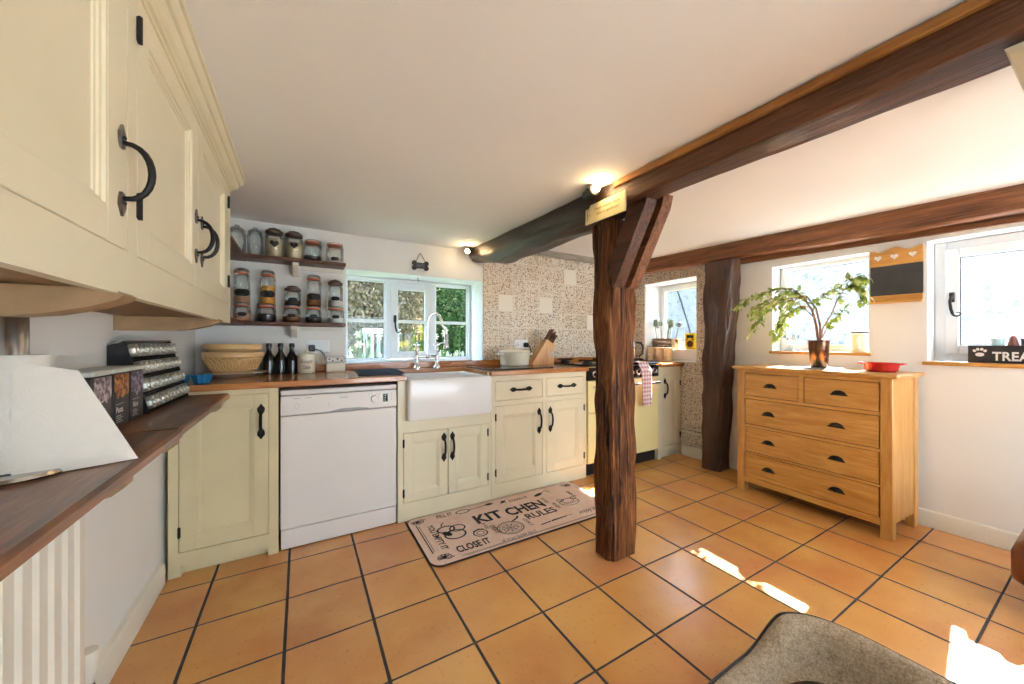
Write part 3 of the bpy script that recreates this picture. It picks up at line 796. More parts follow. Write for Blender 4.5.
def panel_door(parent, L, a, b, z0, z1, stile=.06, mat='cream', handle=None, hinge=None, hl=.13, hs=1, proj=.032, bottom=None, hm=None, hz=(.13, .87), tape=0):
    g = .0022; a += g; b -= g; z0 += g; z1 -= g; bt = bottom or stile
    mb = MB(); mb.M = L; th = .02
    mb.box(a, a+stile, 0, th, z0, z1, .0015); mb.box(b-stile, b, 0, th, z0, z1, .0015)
    mb.box(a+stile, b-stile, 0, th, z0, z0+bt, .0015); mb.box(a+stile, b-stile, 0, th, z1-stile, z1, .0015)
    mb.box(a+stile-.002, b-stile+.002, .0130, .0185, z0+bt-.002, z1-stile+.002)
    i0, i1, k0, k1 = a+stile-.0005, b-stile+.0005, z0+bt-.0005, z1-stile+.0005
    pf = [(0, .0005), (.005, .0012), (.0065, .0055), (.013, .0065), (.0145, .0095), (.019, .0105), (.0205, .0135), (0, .0135)]
    mb.prism([(i0+p, q) for p, q in pf], 'z', k0, k1); mb.prism([(i1-p, q) for p, q in pf], 'z', k0, k1)
    mb.prism([(q, k0+p) for p, q in pf], 'x', i0, i1); mb.prism([(q, k1-p) for p, q in pf], 'x', i0, i1)
    d = mb.build('door', M[mat], parent)
    if handle:
        h = MB(); h.M = L; pull(h, handle[0], handle[1], hl, True, proj, s=hs, r=.0043*hs)
        h.build('handle', [M['iron'], hm or M['iron']], d)
    if hinge:
        x = a if hinge == 'l' else b
        for q in hz:
            zc = z0+(z1-z0)*q; h = MB(); h.M = L; h.box(x-.006, x+.006, -.003, .004, zc-.024, zc+.024, .002)
            h.cyl((x, -.004, zc-.026), (x, -.004, zc+.026), .004, n=8); h.build('hinge', M['iron'], d)
    return d
def drawer_front(parent, L, a, b, z0, z1, mat='cream', bev=.003, name='drawer'):
    g = .0022
    mb = MB(); mb.M = L; mb.box(a+g, b-g, 0, .02, z0+g, z1-g, bev); return mb.build(name, M[mat], parent)

# ------------------------------------------------------------------ wall cupboard on the left wall
UX = -.275
L = facing((UX, 0, 0), '+x')                     # local x = world Y, local -y = world +X
t = thing('wall_cupboard', 'long cream wall cupboard with moulded cornice above the dark wooden shelf', 'cupboard', (-.42, .9, 1.195))
doors = [(-.05, .444), (.448, .932), (.974, 1.458), (1.462, 1.985)]
mb = MB(); mb.M = L; face_frame(mb, -.12, 2.045, 1.195, 1.862, [(d[0], d[1], 1.275, 1.80) for d in doors])
mb.box(-.12, 2.045, .02, .28, 1.218, 1.862)
mb.build('carcass', M['cream'], t)
mb = MB(); mb.M = L; mb.box(-.115, 2.04, .021, .279, 1.204, 1.2175); o = mb.build('bottom_board', M['under'], t); o['label'] = 'bare wooden underside'
mb = MB(); cp = [(0, 1.786), (.005, 1.786), (.005, 1.795), (.013, 1.795), (.013, 1.802), (.022, 1.807), (.028, 1.819), (.028, 1.828), (.036, 1.828), (.043, 1.840), (.045, 1.850), (.052, 1.850), (.052, 1.8655), (0, 1.8655)]
# mitred cornice: front run and a return at the far end
def corn(off): return [(UX-p, q) for p, q in cp]
vs = []; n_ = len(cp)
for (p, q) in cp: vs.append((UX+p, -.12, q))
for (p, q) in cp: vs.append((UX+p, 2.045+p, q))
for (p, q) in cp: vs.append((WL+.002, 2.045+p, q))
fs = [[k, (k+1) % n_, n_+(k+1) % n_, n_+k] for k in range(n_)]+[[n_+k, n_+(k+1) % n_, 2*n_+(k+1) % n_, 2*n_+k] for k in range(n_)]+[list(range(n_)), list(range(2*n_, 3*n_))]
mb.add(vs, fs); mb.build('cornice', M['cream'], t, angle=20)
panel_door(t, L, *doors[0], 1.275, 1.80, .066, handle=(.03, 1.42), hinge='r', bottom=.056, hl=.118, hm=M['iron_worn'], proj=.038, hs=1)
panel_door(t, L, *doors[1], 1.275, 1.80, .078, handle=(.90, 1.413), bottom=.056, hl=.118, hm=M['iron_worn'], proj=.038, hs=1)
panel_door(t, L, *doors[2], 1.275, 1.80, .064, handle=(1.427, 1.43), hinge='l', bottom=.056, hl=.118, hm=M['iron_worn'], proj=.038, hs=1, hz=(.185, .845))
panel_door(t, L, *doors[3], 1.275, 1.80, .064, handle=(1.50, 1.43), hinge='r', bottom=.056, hl=.118, hm=M['iron_worn'], proj=.038, hs=1, hz=(.185, .845))
for yc in (.06, .92, 1.80):
    mb = MB(); pr = [(WL+.001, 1.200), (WL+.001, 1.152), (-.40, 1.152), (-.36, 1.157), (-.31, 1.170), (-.275, 1.184), (-.268, 1.193), (-.281, 1.203), (-.30, 1.203)]
    mb.prism(pr, 'y', yc-.03, yc+.03); mb.build('bearer', M['corbel'], t)

# ------------------------------------------------------------------ dark shelf under it, radiator
t = thing('wall_shelf', 'long dark oiled wooden shelf along the left wall above the radiator', 'shelf', (-.43, 1, .83))
MB().box(WL+.001, -.296, -.6, 1.392, .83, .86, .007).build('board', M['darktop'], t)
MB().box(WL+.001, -.302, 1.3945, 2.236, .83, .86, .007).build('board', M['darktop'], t)
for yc in (.42, 1.06, 1.40, 2.10):
    mb = MB(); mb.prism([(WL+.001, .8295), (WL+.001, .755), (-.50, .765), (-.40, .782), (-.33, .798), (-.312, .812), (-.310, .8295)], 'y', yc-.022, yc+.022)
    mb.build('bracket', M['corbel'], t)
t = thing('radiator', 'white ribbed panel radiator on the left wall under the wooden shelf', 'radiator', (-.5, .9, .12))
mb = MB(); x0 = -.478; rib = .0315; ys = -.15; k = 0
prof = []
y = ys
while y < 1.34:
    prof += [(x0, y), (x0, y+.006), (x0+.007, y+.013), (x0+.007, y+.030), (x0, y+.037)]; y += rib*1.7
prof += [(x0, 1.352), (x0-.012, 1.352), (x0-.012, ys)]
mb.prism(prof, 'z', .15, .69); mb.build('panel', M['skirt'], t, angle=30)
mb = MB(); mb.box(x0-.05, x0+.004, ys, 1.355, .69, .708, .006); mb.box(x0-.05, x0+.002, ys, 1.355, .135, .15, .004); mb.box(x0-.052, x0-.014, 1.335, 1.355, .15, .69, .003); mb.build('casing', M['skirt'], t)
for yy in (.05, 1.2): MB().box(WL+.001, x0-.05, yy-.02, yy+.02, .25, .6).build('wall_bracket', M['skirt'], t)
mb = MB(); mb.lathe(-.488, 1.395, [(.010, .205), (.0135, .225), (.020, .235), (.022, .275), (.020, .292), (.010, .297), (0, .297)], 16)
v = mb.build('valve', M['skirt'], t)
mb = MB(); mb.cyl((-.488, 1.395, .012), (-.488, 1.395, .21), .007, n=10); mb.cyl((-.488, 1.35, .19), (-.488, 1.40, .19), .010, n=10); mb.cyl((-.488, 1.395, .175), (-.488, 1.395, .205), .014, n=8); mb.build('tail_pipe', M['chrome'], v)

# ------------------------------------------------------------------ base units along the sink wall
FY = 2.27
Lb = facing((0, FY, 0), '-y')
def unit(name, label, x0, x1, holes, z1, toe=.0, ztop=None, depth=.59):
    t = thing(name, label, 'cabinet', ((x0+x1)/2, FY+.3, 0))
    mb = MB(); mb.M = Lb; face_frame(mb, x0, x1, 0 if not toe else toe, z1, holes)
    zc = ztop or z1
    mb.box(x0+.001, x1-.001, .024, depth, .06, zc)
    if toe:
        mb.box(x0, x0+.045, 0, .05, 0, toe); mb.box(x1-.045, x1, 0, .05, 0, toe); mb.box(x0+.045, x1-.045, .035, .05, 0, toe)
    else: mb.box(x0, x1, .02, .05, 0, .06)
    mb.build('carcass', M['cream_shaded'] if x0 < 0 else M['cream'], t)
    return t
t = unit('base_cabinet', 'cream corner base cabinet left of the white dishwasher', -.537, -.103, [(-.500, -.144, .112, .845)], .872, toe=.05)
panel_door(t, Lb, -.500, -.144, .112, .845, .062, 'cream_shaded', (-.178, .70), 'l', hl=.12, hs=1.3, hz=(.13, 1.9))
t = unit('sink_cabinet', 'cream cabinet with two doors under the white farmhouse sink', .512, 1.150, [(.545, .834, .112, .545), (.836, 1.128, .112, .545), (.562, 1.131, .622, .9)], .872, ztop=.60)
panel_door(t, Lb, .545, .834, .112, .545, .055, 'cream', (.806, .425), 'l', hl=.13, hs=1.3, hz=(.14, .86))
panel_door(t, Lb, .836, 1.128, .112, .545, .055, 'cream', (.864, .425), 'r', hl=.13, hs=1.3, hz=(.14, .86))
t = unit('drawer_cabinet', 'cream cabinet with two drawers over two doors between sink and range', 1.152, 2.022, [(1.185, 1.590, .690, .832), (1.625, 2.003, .690, .832), (1.185, 1.590, .108, .655), (1.625, 2.003, .108, .655)], .872)
for a, b in ((1.185, 1.590), (1.625, 2.003)):
    d = drawer_front(t, Lb, a, b, .690, .832)
    h = MB(); h.M = Lb; pull(h, (a+b)/2+.01, .765, .135, False, s=1.3, r=.0055); h.build('handle', [M['iron'], M['iron']], d)
panel_door(t, Lb, 1.185, 1.590, .108, .655, .065, 'cream', (1.556, .515), 'l', hl=.14, hs=1.3, hz=(.14, .86))
panel_door(t, Lb, 1.625, 2.003, .108, .655, .065, 'cream', (1.660, .515), 'r', hl=.14, hs=1.3, hz=(.14, .86))
t = unit('base_cabinet', 'narrow cream base cabinet in the corner right of the range cooker', 2.912, 3.256, [(2.985, 3.245, .112, .80)], .872, toe=.05)
panel_door(t, Lb, 2.985, 3.245, .112, .80, .055, 'cream', (3.012, .665), 'r', hl=.14, hs=1.3)

# worktops
t = thing('worktop', 'oiled hardwood worktop along the sink wall from corner to range', 'worktop', (.7, 2.55, .873))
mb = MB()
for (a, b, c, d) in ((WL+.001, .560, 2.234, 2.889), (.560, 1.134, 2.700, 2.889), (1.134, 2.026, 2.234, 2.889)):
    mb.box(a, b, c, d, .8735, .905, .004 if (c < 2.5) else 0)
mb.build('top', M['topX'], t)
MB().box(.0, 2.026, 2.866, 2.8885, .9055, .952, .003).build('upstand', M['topX'], t)
t = thing('worktop', 'short hardwood worktop over the corner cabinet beside the range window', 'worktop', (3.08, 2.55, .873))
MB().box(2.914, 3.2605, 2.234, 2.889, .8735, .905, .004).build('top', M['topX'], t)
MB().box(3.238, 3.2605, 2.245, 2.889, .9055, .912, .002).build('upstand', M['topX'], t)

# ------------------------------------------------------------------ dishwasher
t = thing('dishwasher', 'white freestanding dishwasher under the worktop left of the sink', 'dishwasher', (.21, 2.57, 0))
x0, x1 = -.094, .504
MB().box(x0+.004, x1-.004, 2.30, 2.86, .01, .848).build('body', M['appliance'], t)
MB().box(x0, x1, 2.268, 2.86, .827, .852, .003).build('lid', M['appliance'], t)
d = MB().box(x0, x1, 2.272, 2.298, .112, .714, .004).build('door', M['appliance'], t)
mb = MB(); mb.box(x0, x1, 2.268, 2.298, .718, .822, .004); cpn = mb.build('control_panel', M['appliance'], t)
mb = MB(); mb.prism([(.13, .7175), (.36, .7175), (.33, .728), (.29, .733), (.20, .733), (.16, .728)], 'y', 2.2665, 2.27); mb.build('door_grip', M['greyline'], cpn)
mb = MB(); mb.cyl((.375, 2.268, .775), (.375, 2.255, .775), .020, .017, 20); mb.box(.373, .377, 2.2535, 2.256, .776, .792); mb.build('dial', M['appliance'], cpn)
mb = MB(); mb.box(.424, .452, 2.2672, 2.27, .752, .800, .001); mb.build('display', M['blackgloss'], cpn)
mb = MB()
for zz in (.762, .776, .790): mb.box(.434, .440, 2.2665, 2.2672, zz-.002, zz+.002)
mb.build('display_lights', M['txtwhite'], cpn)
mb = MB(); mb.M = Matrix.Translation((.212, 2.2674, .795)) @ UPRIGHT; mb.text('BOSCH', h=.009, bold=.02); mb.build('logo', M['greyline'], cpn)
mb = MB(); mb.M = Matrix.Translation((0, 2.2674, 0)) @ UPRIGHT
for (cx, ww) in ((-.02, .03), (.035, .034)): mb.stroke([(cx-ww/2, .806), (cx+ww/2, .806)], .003)
mb.stroke([(-.03, .765), (-.018, .745), (-.006, .765), (-.018, .785)], .0012, closed=True)
mb.stroke([(.135, .75), (.135, .77)], .0016)
for (cx, cz) in ((.475, .80), (.475, .782), (.475, .765), (.345, .80), (.36, .806), (.39, .806), (.405, .80)): mb.disc(cx, cz, .0028)
mb.build('panel_marks', M['greyline'], cpn)
MB().box(x0+.002, x1-.002, 2.276, 2.30, .006, .108, .003).build('kick_plate', M['appliance'], t)

# ------------------------------------------------------------------ sink and tap
t = thing('farmhouse_sink', 'white fireclay farmhouse sink under the garden window', 'sink', (.848, 2.45, .626))
mb = MB(); X0, X1, Y0_, Y1_, Z0, Z1 = .5635, 1.1305, 2.212, 2.698, .627, .880
prf = [(0, 0), (1, 0), (1, 1), (0, 1)]
def rrect(x0, x1, y0, y1, r, n=5):
    p = []
    for (cx, cy, a0) in ((x1-r, y1-r, 0), (x0+r, y1-r, PI/2), (x0+r, y0+r, PI), (x1-r, y0+r, 1.5*PI)):
        for k in range(n+1): a = a0+PI/2*k/n; p.append((cx+r*math.cos(a), cy+r*math.sin(a)))
    return p
rings = []
for (ins, z, r) in ((.006, Z0, .015), (0, Z0+.008, .018), (0, Z1-.014, .018), (.004, Z1-.003, .016), (.012, Z1, .014), (.034, Z1, .03), (.041, Z1-.004, .034), (.044, Z1-.015, .036), (.05, Z0+.05, .05), (.07, Z0+.032, .05), (.12, Z0+.028, .05)):
    rings.append([(p[0], p[1], z) for p in rrect(X0+ins, X1-ins, Y0_+ins, Y1_-ins, r)])
vs = [p for r_ in rings for p in r_]; n_ = len(rings[0]); fs = []
for i in range(len(rings)-1):
    for k in range(n_): fs.append([i*n_+k, i*n_+(k+1) % n_, (i+1)*n_+(k+1) % n_, (i+1)*n_+k])
fs += [list(range(n_)), [(len(rings)-1)*n_+k for k in range(n_)]]
mb.add(vs, fs); mb.build('basin', M['ceramic'], t, angle=50)
mb = MB(); mb.lathe(.847, 2.45, [(.0, .6555), (.035, .6565), (.04, .655)], 20); mb.build('drain', M['chrome'], t)
t = thing('mixer_tap', 'chrome bridge mixer tap with tall spring spout behind the sink', 'tap', (.86, 2.80, .905))
ty = 2.80
for sx, nm in ((.775, 'left'), (.935, 'right')):
    mb = MB(); mb.lathe(sx, ty, [(.030, .9055), (.030, .912), (.018, .922), (.013, .935), (.013, .97), (.018, .975), (.018, .985), (.014, .99), (.012, 1.03), (.017, 1.04), (.017, 1.058), (.009, 1.075), (.009, 1.095), (.012, 1.105), (0, 1.11)], 18)
    pil = mb.build('pillar', M['chrome'], t)
    mb = MB()
    for a in range(2): mb.cyl((sx-.03*math.cos(a*PI/2+.3), ty-.03*math.sin(a*PI/2+.3), 1.088), (sx+.03*math.cos(a*PI/2+.3), ty+.03*math.sin(a*PI/2+.3), 1.088), .0045, n=8)
    mb.build('cross_handle', M['chrome'], pil)
mb = MB(); mb.cyl((.775, ty, 1.0), (.935, ty, 1.0), .011, n=14); mb.sphere((.858, ty, 1.0), .019); mb.build('bridge', M['chrome'], t)
pts = [(.858, ty, 1.0), (.858, ty, 1.10), (.858, ty, 1.24)]
for k in range(1, 13):
    a = PI*k/12; pts.append((.858+.056*(1-math.cos(a)), ty-.03*k/12, 1.24+.098*math.sin(a)))
pts += [(1.002, ty-.03, 1.21), (1.002, ty-.03, 1.17)]
mb = MB(); mb.tube(pts, .010, 12)
for k in range(60):                                  # the spring's coils
    f = 2+k/59*(len(pts)-4); i = int(f); q = f-i
    p = Vector(pts[i])*(1-q)+Vector(pts[min(i+1, len(pts)-1)])*q; d_ = (Vector(pts[min(i+1, len(pts)-1)])-Vector(pts[i])).normalized()
    if d_.length > 0: mb.cyl(p-d_*.0017, p+d_*.0017, .0128, n=10)
sp = mb.build('spring_spout', M['chrome'], t, angle=60)
mb = MB(); mb.lathe(1.002, ty-.03, [(.012, 1.175), (.016, 1.165), (.016, 1.10), (.021, 1.085), (.023, 1.06), (.02, 1.055), (0, 1.055)], 16); mb.build('spray_head', M['chrome'], sp)
mb = MB(); mb.tube([(.935, ty, 1.09), (.96, ty-.01, 1.10), (1.0, ty-.03, 1.11)], .005, 8); mb.tube([(1.002+.018*math.cos(a), ty-.03+.018*math.sin(a), 1.12) for a in [k*.35 for k in range(18)]], .003, 6); mb.build('spray_holder', M['chrome'], t)

# ------------------------------------------------------------------ range cooker
t = thing('range_cooker', 'cream range cooker with black hob behind the oak post', 'cooker', (2.47, 2.57, 0))
cx0, cx1, cf = 2.032, 2.906, 2.262
ck = plain('cream_enamel', srgb(242, 226, 164), .2, var=.01, coat=.3)
MB().box(cx0, cx1, cf+.02, 2.87, .10, .905).build('body', ck, t)
MB().box(cx0+.01, cx1-.01, cf+.03, 2.85, .002, .10).build('plinth', M['black'], t)
xm = 2.45
for (a, b, z0, z1) in ((cx0+.003, xm-.003, .525, .785), (cx0+.003, xm-.003, .105, .518), (xm+.003, cx1-.003, .105, .785)):
    d = MB().box(a, b, cf-.005, cf+.019, z0, z1, .006).build('oven_door', ck, t)
    if z1 > .7:
        mb = MB(); zz = z1-.048; mb.cyl((a+.03, cf-.045, zz), (b-.03, cf-.045, zz), .011, n=12)
        for q in (a+.06, b-.06): mb.cyl((q, cf-.045, zz), (q, cf-.004, zz), .008, n=10)
        mb.build('towel_rail', M['chrome'], d)
cpn = MB().box(cx0, cx1, cf-.006, cf+.019, .79, .898, .004).build('control_panel', M['blackgloss'], t)
for k in range(8):
    x = cx0+.07+k*.1045
    mb = MB(); mb.cyl((x, cf-.006, .843), (x, cf-.014, .843), .030, .028, 18); mb.cyl((x, cf-.014, .843), (x, cf-.042, .843), .020, .017, 16); mb.box(x-.004, x+.004, cf-.047, cf-.04, .826, .86, .002)
    mb.build('knob', M['chrome'] if k % 1 == 0 else M['black'], cpn)
hb = MB().box(cx0, cx1, cf-.008, 2.875, .9055, .922, .004).build('hob_top', M['blackgloss'], t)
for (bx_, by_) in ((2.17, 2.42), (2.17, 2.72), (2.47, 2.57), (2.77, 2.42), (2.77, 2.72)):
    mb = MB(); mb.lathe(bx_, by_, [(.045, .922), (.045, .93), (.03, .934), (.03, .94), (0, .942)], 18)
    for a in range(4): mb.box(bx_-.10 if a < 2 else bx_-.005, bx_+.10 if a < 2 else bx_+.005, by_-.005 if a < 2 else by_-.10, by_+.005 if a < 2 else by_+.10, .943, .951)
    mb.build('burner', M['black'], hb)
MB().box(cx0, cx1, 2.8755, 2.889, .905, .952, .003).build('back_rail', M['topX'], t)

def towel_mat():
    n = NT('pink_check_cotton'); co = n.coord(); sx = n.n('ShaderNodeSeparateXYZ'); n.link(co, sx.inputs[0])
    a = n.math('GREATER_THAN', n.math('FRACT', n.math('MULTIPLY', sx.outputs[0], 28)), .55)
    b = n.math('GREATER_THAN', n.math('FRACT', n.math('MULTIPLY', sx.outputs[2], 28)), .55)
    s = n.math('MULTIPLY', n.math('ADD', a, b), .5)
    return n.principled(n.ramp(s, [(0, srgb(238, 226, 220)), (.5, srgb(222, 178, 176)), (1, srgb(186, 116, 120))]), .9)
def tow(u, v):
    x = 2.60+.13*u; s = v*.50
    if s < .10: y, z = 2.345-s, .9245
    elif s < .13: a = (s-.10)/.03*PI/2; y, z = 2.245-.0-.012*math.sin(a)-.0, .9245-.012*(1-math.cos(a))+.0
    else: y, z = 2.233-.040*smooth((s-.13)/.07), .9125-(s-.13)
    wv = .004*math.sin(u*15+v*2)*min(1, max(0, s-.12)*6)
    return (x+.004*math.sin(v*9), y-wv, z+.0015)
mb = MB(); mb.grid(tow, 24, 44); mb.grid(lambda u, v: tuple(Vector(tow(u, v))+Vector((0, -.003 if v > .24 else 0, .003 if v < .24 else 0))), 24, 44)
single('tea_towel', mb, towel_mat(), 'pink checked tea towel hanging over the front of the range', 'towel', (2.68, 2.25, .57), recalc=False, angle=180)
# ------------------------------------------------------------------ chest of drawers on the right
t = thing('chest_of_drawers', 'golden oak chest of drawers against the right wall under the window', 'chest of drawers', (3.07, 1.105, 0))
CX = 2.872; L = facing((CX, 1.528, 0), '-x') @ Matrix.Rotation(R(-2.6), 4, 'Z')     # local x = 1.528 - Y
W = .85
mb = MB(); mb.M = L; mb.box(-.03, W+.03, -.022, .39, .905, .930, .008); mb.build('top', M['oakY'], t)
for (a, b, c, d) in ((0, .052, 0, .052), (W-.052, W, 0, .052), (0, .045, .335, .385), (W-.045, W, .335, .385)):
    mb = MB(); mb.M = L; mb.box(a, b, c, d, .0, .9045, .003); mb.build('leg', M['oakZ'], t)
mb = MB(); mb.M = L
mb.box(.006, .022, .0525, .3345, .085, .9045); mb.build('side_panel', M['oakZ'], t)
mb = MB(); mb.M = L; mb.box(W-.022, W-.006, .0525, .3345, .085, .9045); mb.build('side_panel', M['oakZ'], t)
mb = MB(); mb.M = L; mb.box(.0225, W-.0225, .04, .375, .09, .9); mb.build('case', M['oakY'], t)
mb = MB(); mb.M = L
R4 = [(.712, .880), (.502, .690), (.300, .484), (.112, .286)]
zz = [.905]+[v for a, b in R4 for v in (b, a)]+[.07]
for k in range(0, len(zz), 2): mb.box(.0525, W-.0525, .002, .039, zz[k+1]+.001, zz[k]-.001)
mb.box(.400, .428, .002, .039, .712, .880); mb.build('rails', M['oakY'], t)
def cup(mb, x, z, w=.05, h=.024, p=.022):
    mb.box(x-w, x+w, -.0025, 0, z+h-.004, z+h+.006, .001)
    n = 10; vs = []; fs = []
    for i in range(n+1):
        a = PI*i/n; cx_, cz_ = -math.cos(a), math.sin(a)
        for k in range(6):
            b = PI/2*k/5
            vs.append((x+w*.92*cx_*math.cos(b)*1.0 if k < 5 else x+w*.3*cx_*0, -p*math.sin(b)*(.35+.65*cz_), z-h*.6+(h*1.6)*cz_*math.cos(b)+(h*.5*math.sin(b))))
    for i in range(n):
        for k in range(5): fs.append([i*6+k, (i+1)*6+k, (i+1)*6+k+1, i*6+k+1])
    mb.add(vs, fs)
def cupb(mb, x, z, w=.037, h=.028, p=.022):
    """half-dome cup pull, open below"""
    n, m = 14, 7; vs = []; fs = []
    for r_ in (1.0, .88):
        for i in range(n+1):
            a = PI*i/n
            for k in range(m+1):
                b = PI/2*k/m
                vs.append((x-w*r_*math.cos(a)*math.cos(b), -p*r_*math.sin(b)*math.sin(a)**.5-.0005, z+h*r_*math.sin(a)*math.cos(b)))
    q = (n+1)*(m+1)
    for o in (0, q):
        for i in range(n):
            for k in range(m): fs.append([o+i*(m+1)+k, o+(i+1)*(m+1)+k, o+(i+1)*(m+1)+k+1, o+i*(m+1)+k+1])
    mb.add(vs, fs); mb.box(x-w-.006, x+w+.006, -.002, .0005, z-.004, z+.004, .001)
for row, (a, b) in enumerate(R4):
    cols = [(.055, .398), (.430, W-.055)] if row == 0 else [(.055, W-.055)]
    for (p, q) in cols:
        mb = MB(); mb.M = L; mb.box(p+.003, q-.003, .003, .0385, a+.003, b-.003, .002)
        d = mb.build('drawer', M['oakY'], t)
        for hx_ in ([(p+q)/2] if row == 0 else [.215, .600]):
            h = MB(); h.M = L @ Matrix.Translation((0, .002, 0)); cupb(h, hx_, (a+b)/2-.010); h.build('handle', M['iron'], d)

# plant on the chest
t = thing('potted_fig', 'weeping fig in a bronze pot standing on the oak chest', 'plant', (3.05, 1.087, .931))
mb = MB(); mb.box(2.93, 3.16, .985, 1.19, .9302, .936, .003)
single('table_mat', mb, plain('slate_mat', srgb(120, 128, 124), .5), 'grey mat under the bronze plant pot on the chest', 'mat', (3.05, 1.087, .9302))
px_, py_, pz_ = 3.05, 1.087, .9365
bronze = plain('bronze_pot', srgb(112, 84, 66), .22, .85, var=.2, vs=5)
mb = MB(); mb.lathe(px_, py_, [(.0, 0), (.043, 0), (.046, .004), (.060, .178), (.063, .180), (.063, .186), (.058, .186), (.055, .165), (0, .165)], 32, pz_); mb.build('pot', bronze, t)
mb = MB(); mb.lathe(px_, py_, [(.0, .167), (.054, .167), (.03, .172), (0, .174)], 20, pz_); mb.build('soil', plain('potting_soil', (.03, .02, .012), .95, var=.4, vs=80, bump=.6), t)
BR = [  # polylines in world coordinates, with start/end radius
 ([(3.05, 1.09, 1.10), (3.045, 1.10, 1.22), (3.05, 1.125, 1.33), (3.04, 1.17, 1.42), (3.03, 1.23, 1.485), (3.02, 1.32, 1.50), (3.01, 1.42, 1.475), (3.0, 1.52, 1.44), (2.99, 1.60, 1.385)], .008),
 ([(3.055, 1.08, 1.10), (3.06, 1.085, 1.23), (3.07, 1.11, 1.34), (3.08, 1.16, 1.42), (3.09, 1.25, 1.47), (3.08, 1.36, 1.45), (3.07, 1.46, 1.40), (3.06, 1.53, 1.33)], .007),
 ([(3.045, 1.08, 1.10), (3.03, 1.06, 1.20), (3.03, 1.01, 1.30), (3.03, .985, 1.38), (3.04, .945, 1.46), (3.05, .905, 1.485), (3.06, .875, 1.44), (3.06, .86, 1.37)], .005),
 ([(3.045, 1.10, 1.26), (3.0, 1.14, 1.33), (2.97, 1.2, 1.40), (2.95, 1.29, 1.42), (2.94, 1.38, 1.37), (2.93, 1.45, 1.28)], .004),
 ([(3.05, 1.12, 1.32), (3.07, 1.10, 1.39), (3.08, 1.05, 1.45), (3.09, .99, 1.48)], .004),
 ([(3.04, 1.17, 1.42), (3.0, 1.26, 1.42), (2.98, 1.36, 1.36), (2.97, 1.44, 1.26), (2.96, 1.49, 1.17)], .004),
 ([(3.05, 1.07, 1.14), (3.06, 1.04, 1.22), (3.07, .99, 1.29), (3.08, .95, 1.33)], .0035),
 ([(3.08, 1.20, 1.44), (3.12, 1.27, 1.40), (3.13, 1.34, 1.30), (3.13, 1.38, 1.20), (3.12, 1.40, 1.12)], .0035),
 ([(3.04, .945, 1.46), (3.02, .92, 1.50), (3.01, .88, 1.52), (3.0, .85, 1.49)], .003),
 ([(3.05, 1.13, 1.35), (3.02, 1.19, 1.36), (3.0, 1.25, 1.31), (2.99, 1.29, 1.24), (2.99, 1.30, 1.18)], .003),
]
mb = MB()
for pts, r in BR: mb.tube(pts, [r*(1-.75*i/(len(pts)-1)) for i in range(len(pts))], 7)
mb.build('stems', plain('fig_bark', srgb(140, 104, 76), .8, var=.2, vs=30), t)
rnd = random.Random(4); vs = []; fs = []
def leaf(p, d, up, L_, w_):
    d = d.normalized(); s = d.cross(up).normalized() if d.cross(up).length > .01 else d.orthogonal().normalized(); nrm = s.cross(d)
    o = len(vs)
    for f, ww, dz in ((0, .0, 0), (.25, .8, .02), (.5, 1, 0), (.78, .6, -.06), (1, 0, -.16)):
        c = p+d*L_*f+nrm*dz*L_
        if ww == 0: vs.append(c)
        else: vs.extend([c+s*w_*ww+nrm*.12*w_, c-nrm*.05*L_*0, c-s*w_*ww+nrm*.12*w_])
    fs.extend([[o, o+1, o+2], [o, o+2, o+3], [o+1, o+4, o+5, o+2], [o+2, o+5, o+6, o+3], [o+4, o+7, o+8, o+5], [o+5, o+8, o+9, o+6], [o+7, o+10, o+8], [o+8, o+10, o+9]])
for bi, (pts, r) in enumerate(BR):
    L_ = len(pts)-1; n = int(L_*13)
    for k in range(n):
        f = L_*(.42+.58*(k+rnd.random())/n) if bi < 3 else L_*(.2+.8*(k+rnd.random())/n)
        i = min(int(f), L_-1); q = f-i
        p = Vector(pts[i])*(1-q)+Vector(pts[i+1])*q; tdir = (Vector(pts[i+1])-Vector(pts[i])).normalized()
        d = tdir*.7+Vector((rnd.gauss(0, .7), rnd.gauss(0, .7), -.55+rnd.gauss(0, .35)))
        leaf(p+Vector((rnd.gauss(0, .012), rnd.gauss(0, .012), rnd.gauss(0, .008))), d, Vector((rnd.gauss(0, .3), rnd.gauss(0, .3), 1)), .036+.020*rnd.random(), .0108+.005*rnd.random())
figm = NT('fig_leaf'); gi = figm.n('ShaderNodeNewGeometry')
fc = figm.ramp(gi.outputs['Random Per Island'], [(0, srgb(112, 138, 52)), (.4, srgb(156, 178, 80)), (.8, srgb(204, 212, 128)), (1, srgb(232, 234, 184))])
dd = figm.n('ShaderNodeBsdfPrincipled'); figm.link(fc, dd.inputs['Base Color']); dd.inputs['Roughness'].default_value = .4
tl = figm.n('ShaderNodeBsdfTranslucent'); figm.link(fc, tl.inputs[0])
mx = figm.n('ShaderNodeMixShader'); mx.inputs[0].default_value = .45; figm.link(dd.outputs[0], mx.inputs[1]); figm.link(tl.outputs[0], mx.inputs[2]); figm.link(mx.outputs[0], figm.out.inputs[0])
MB().add(vs, fs).build('foliage', figm.m, t, angle=180, recalc=False)

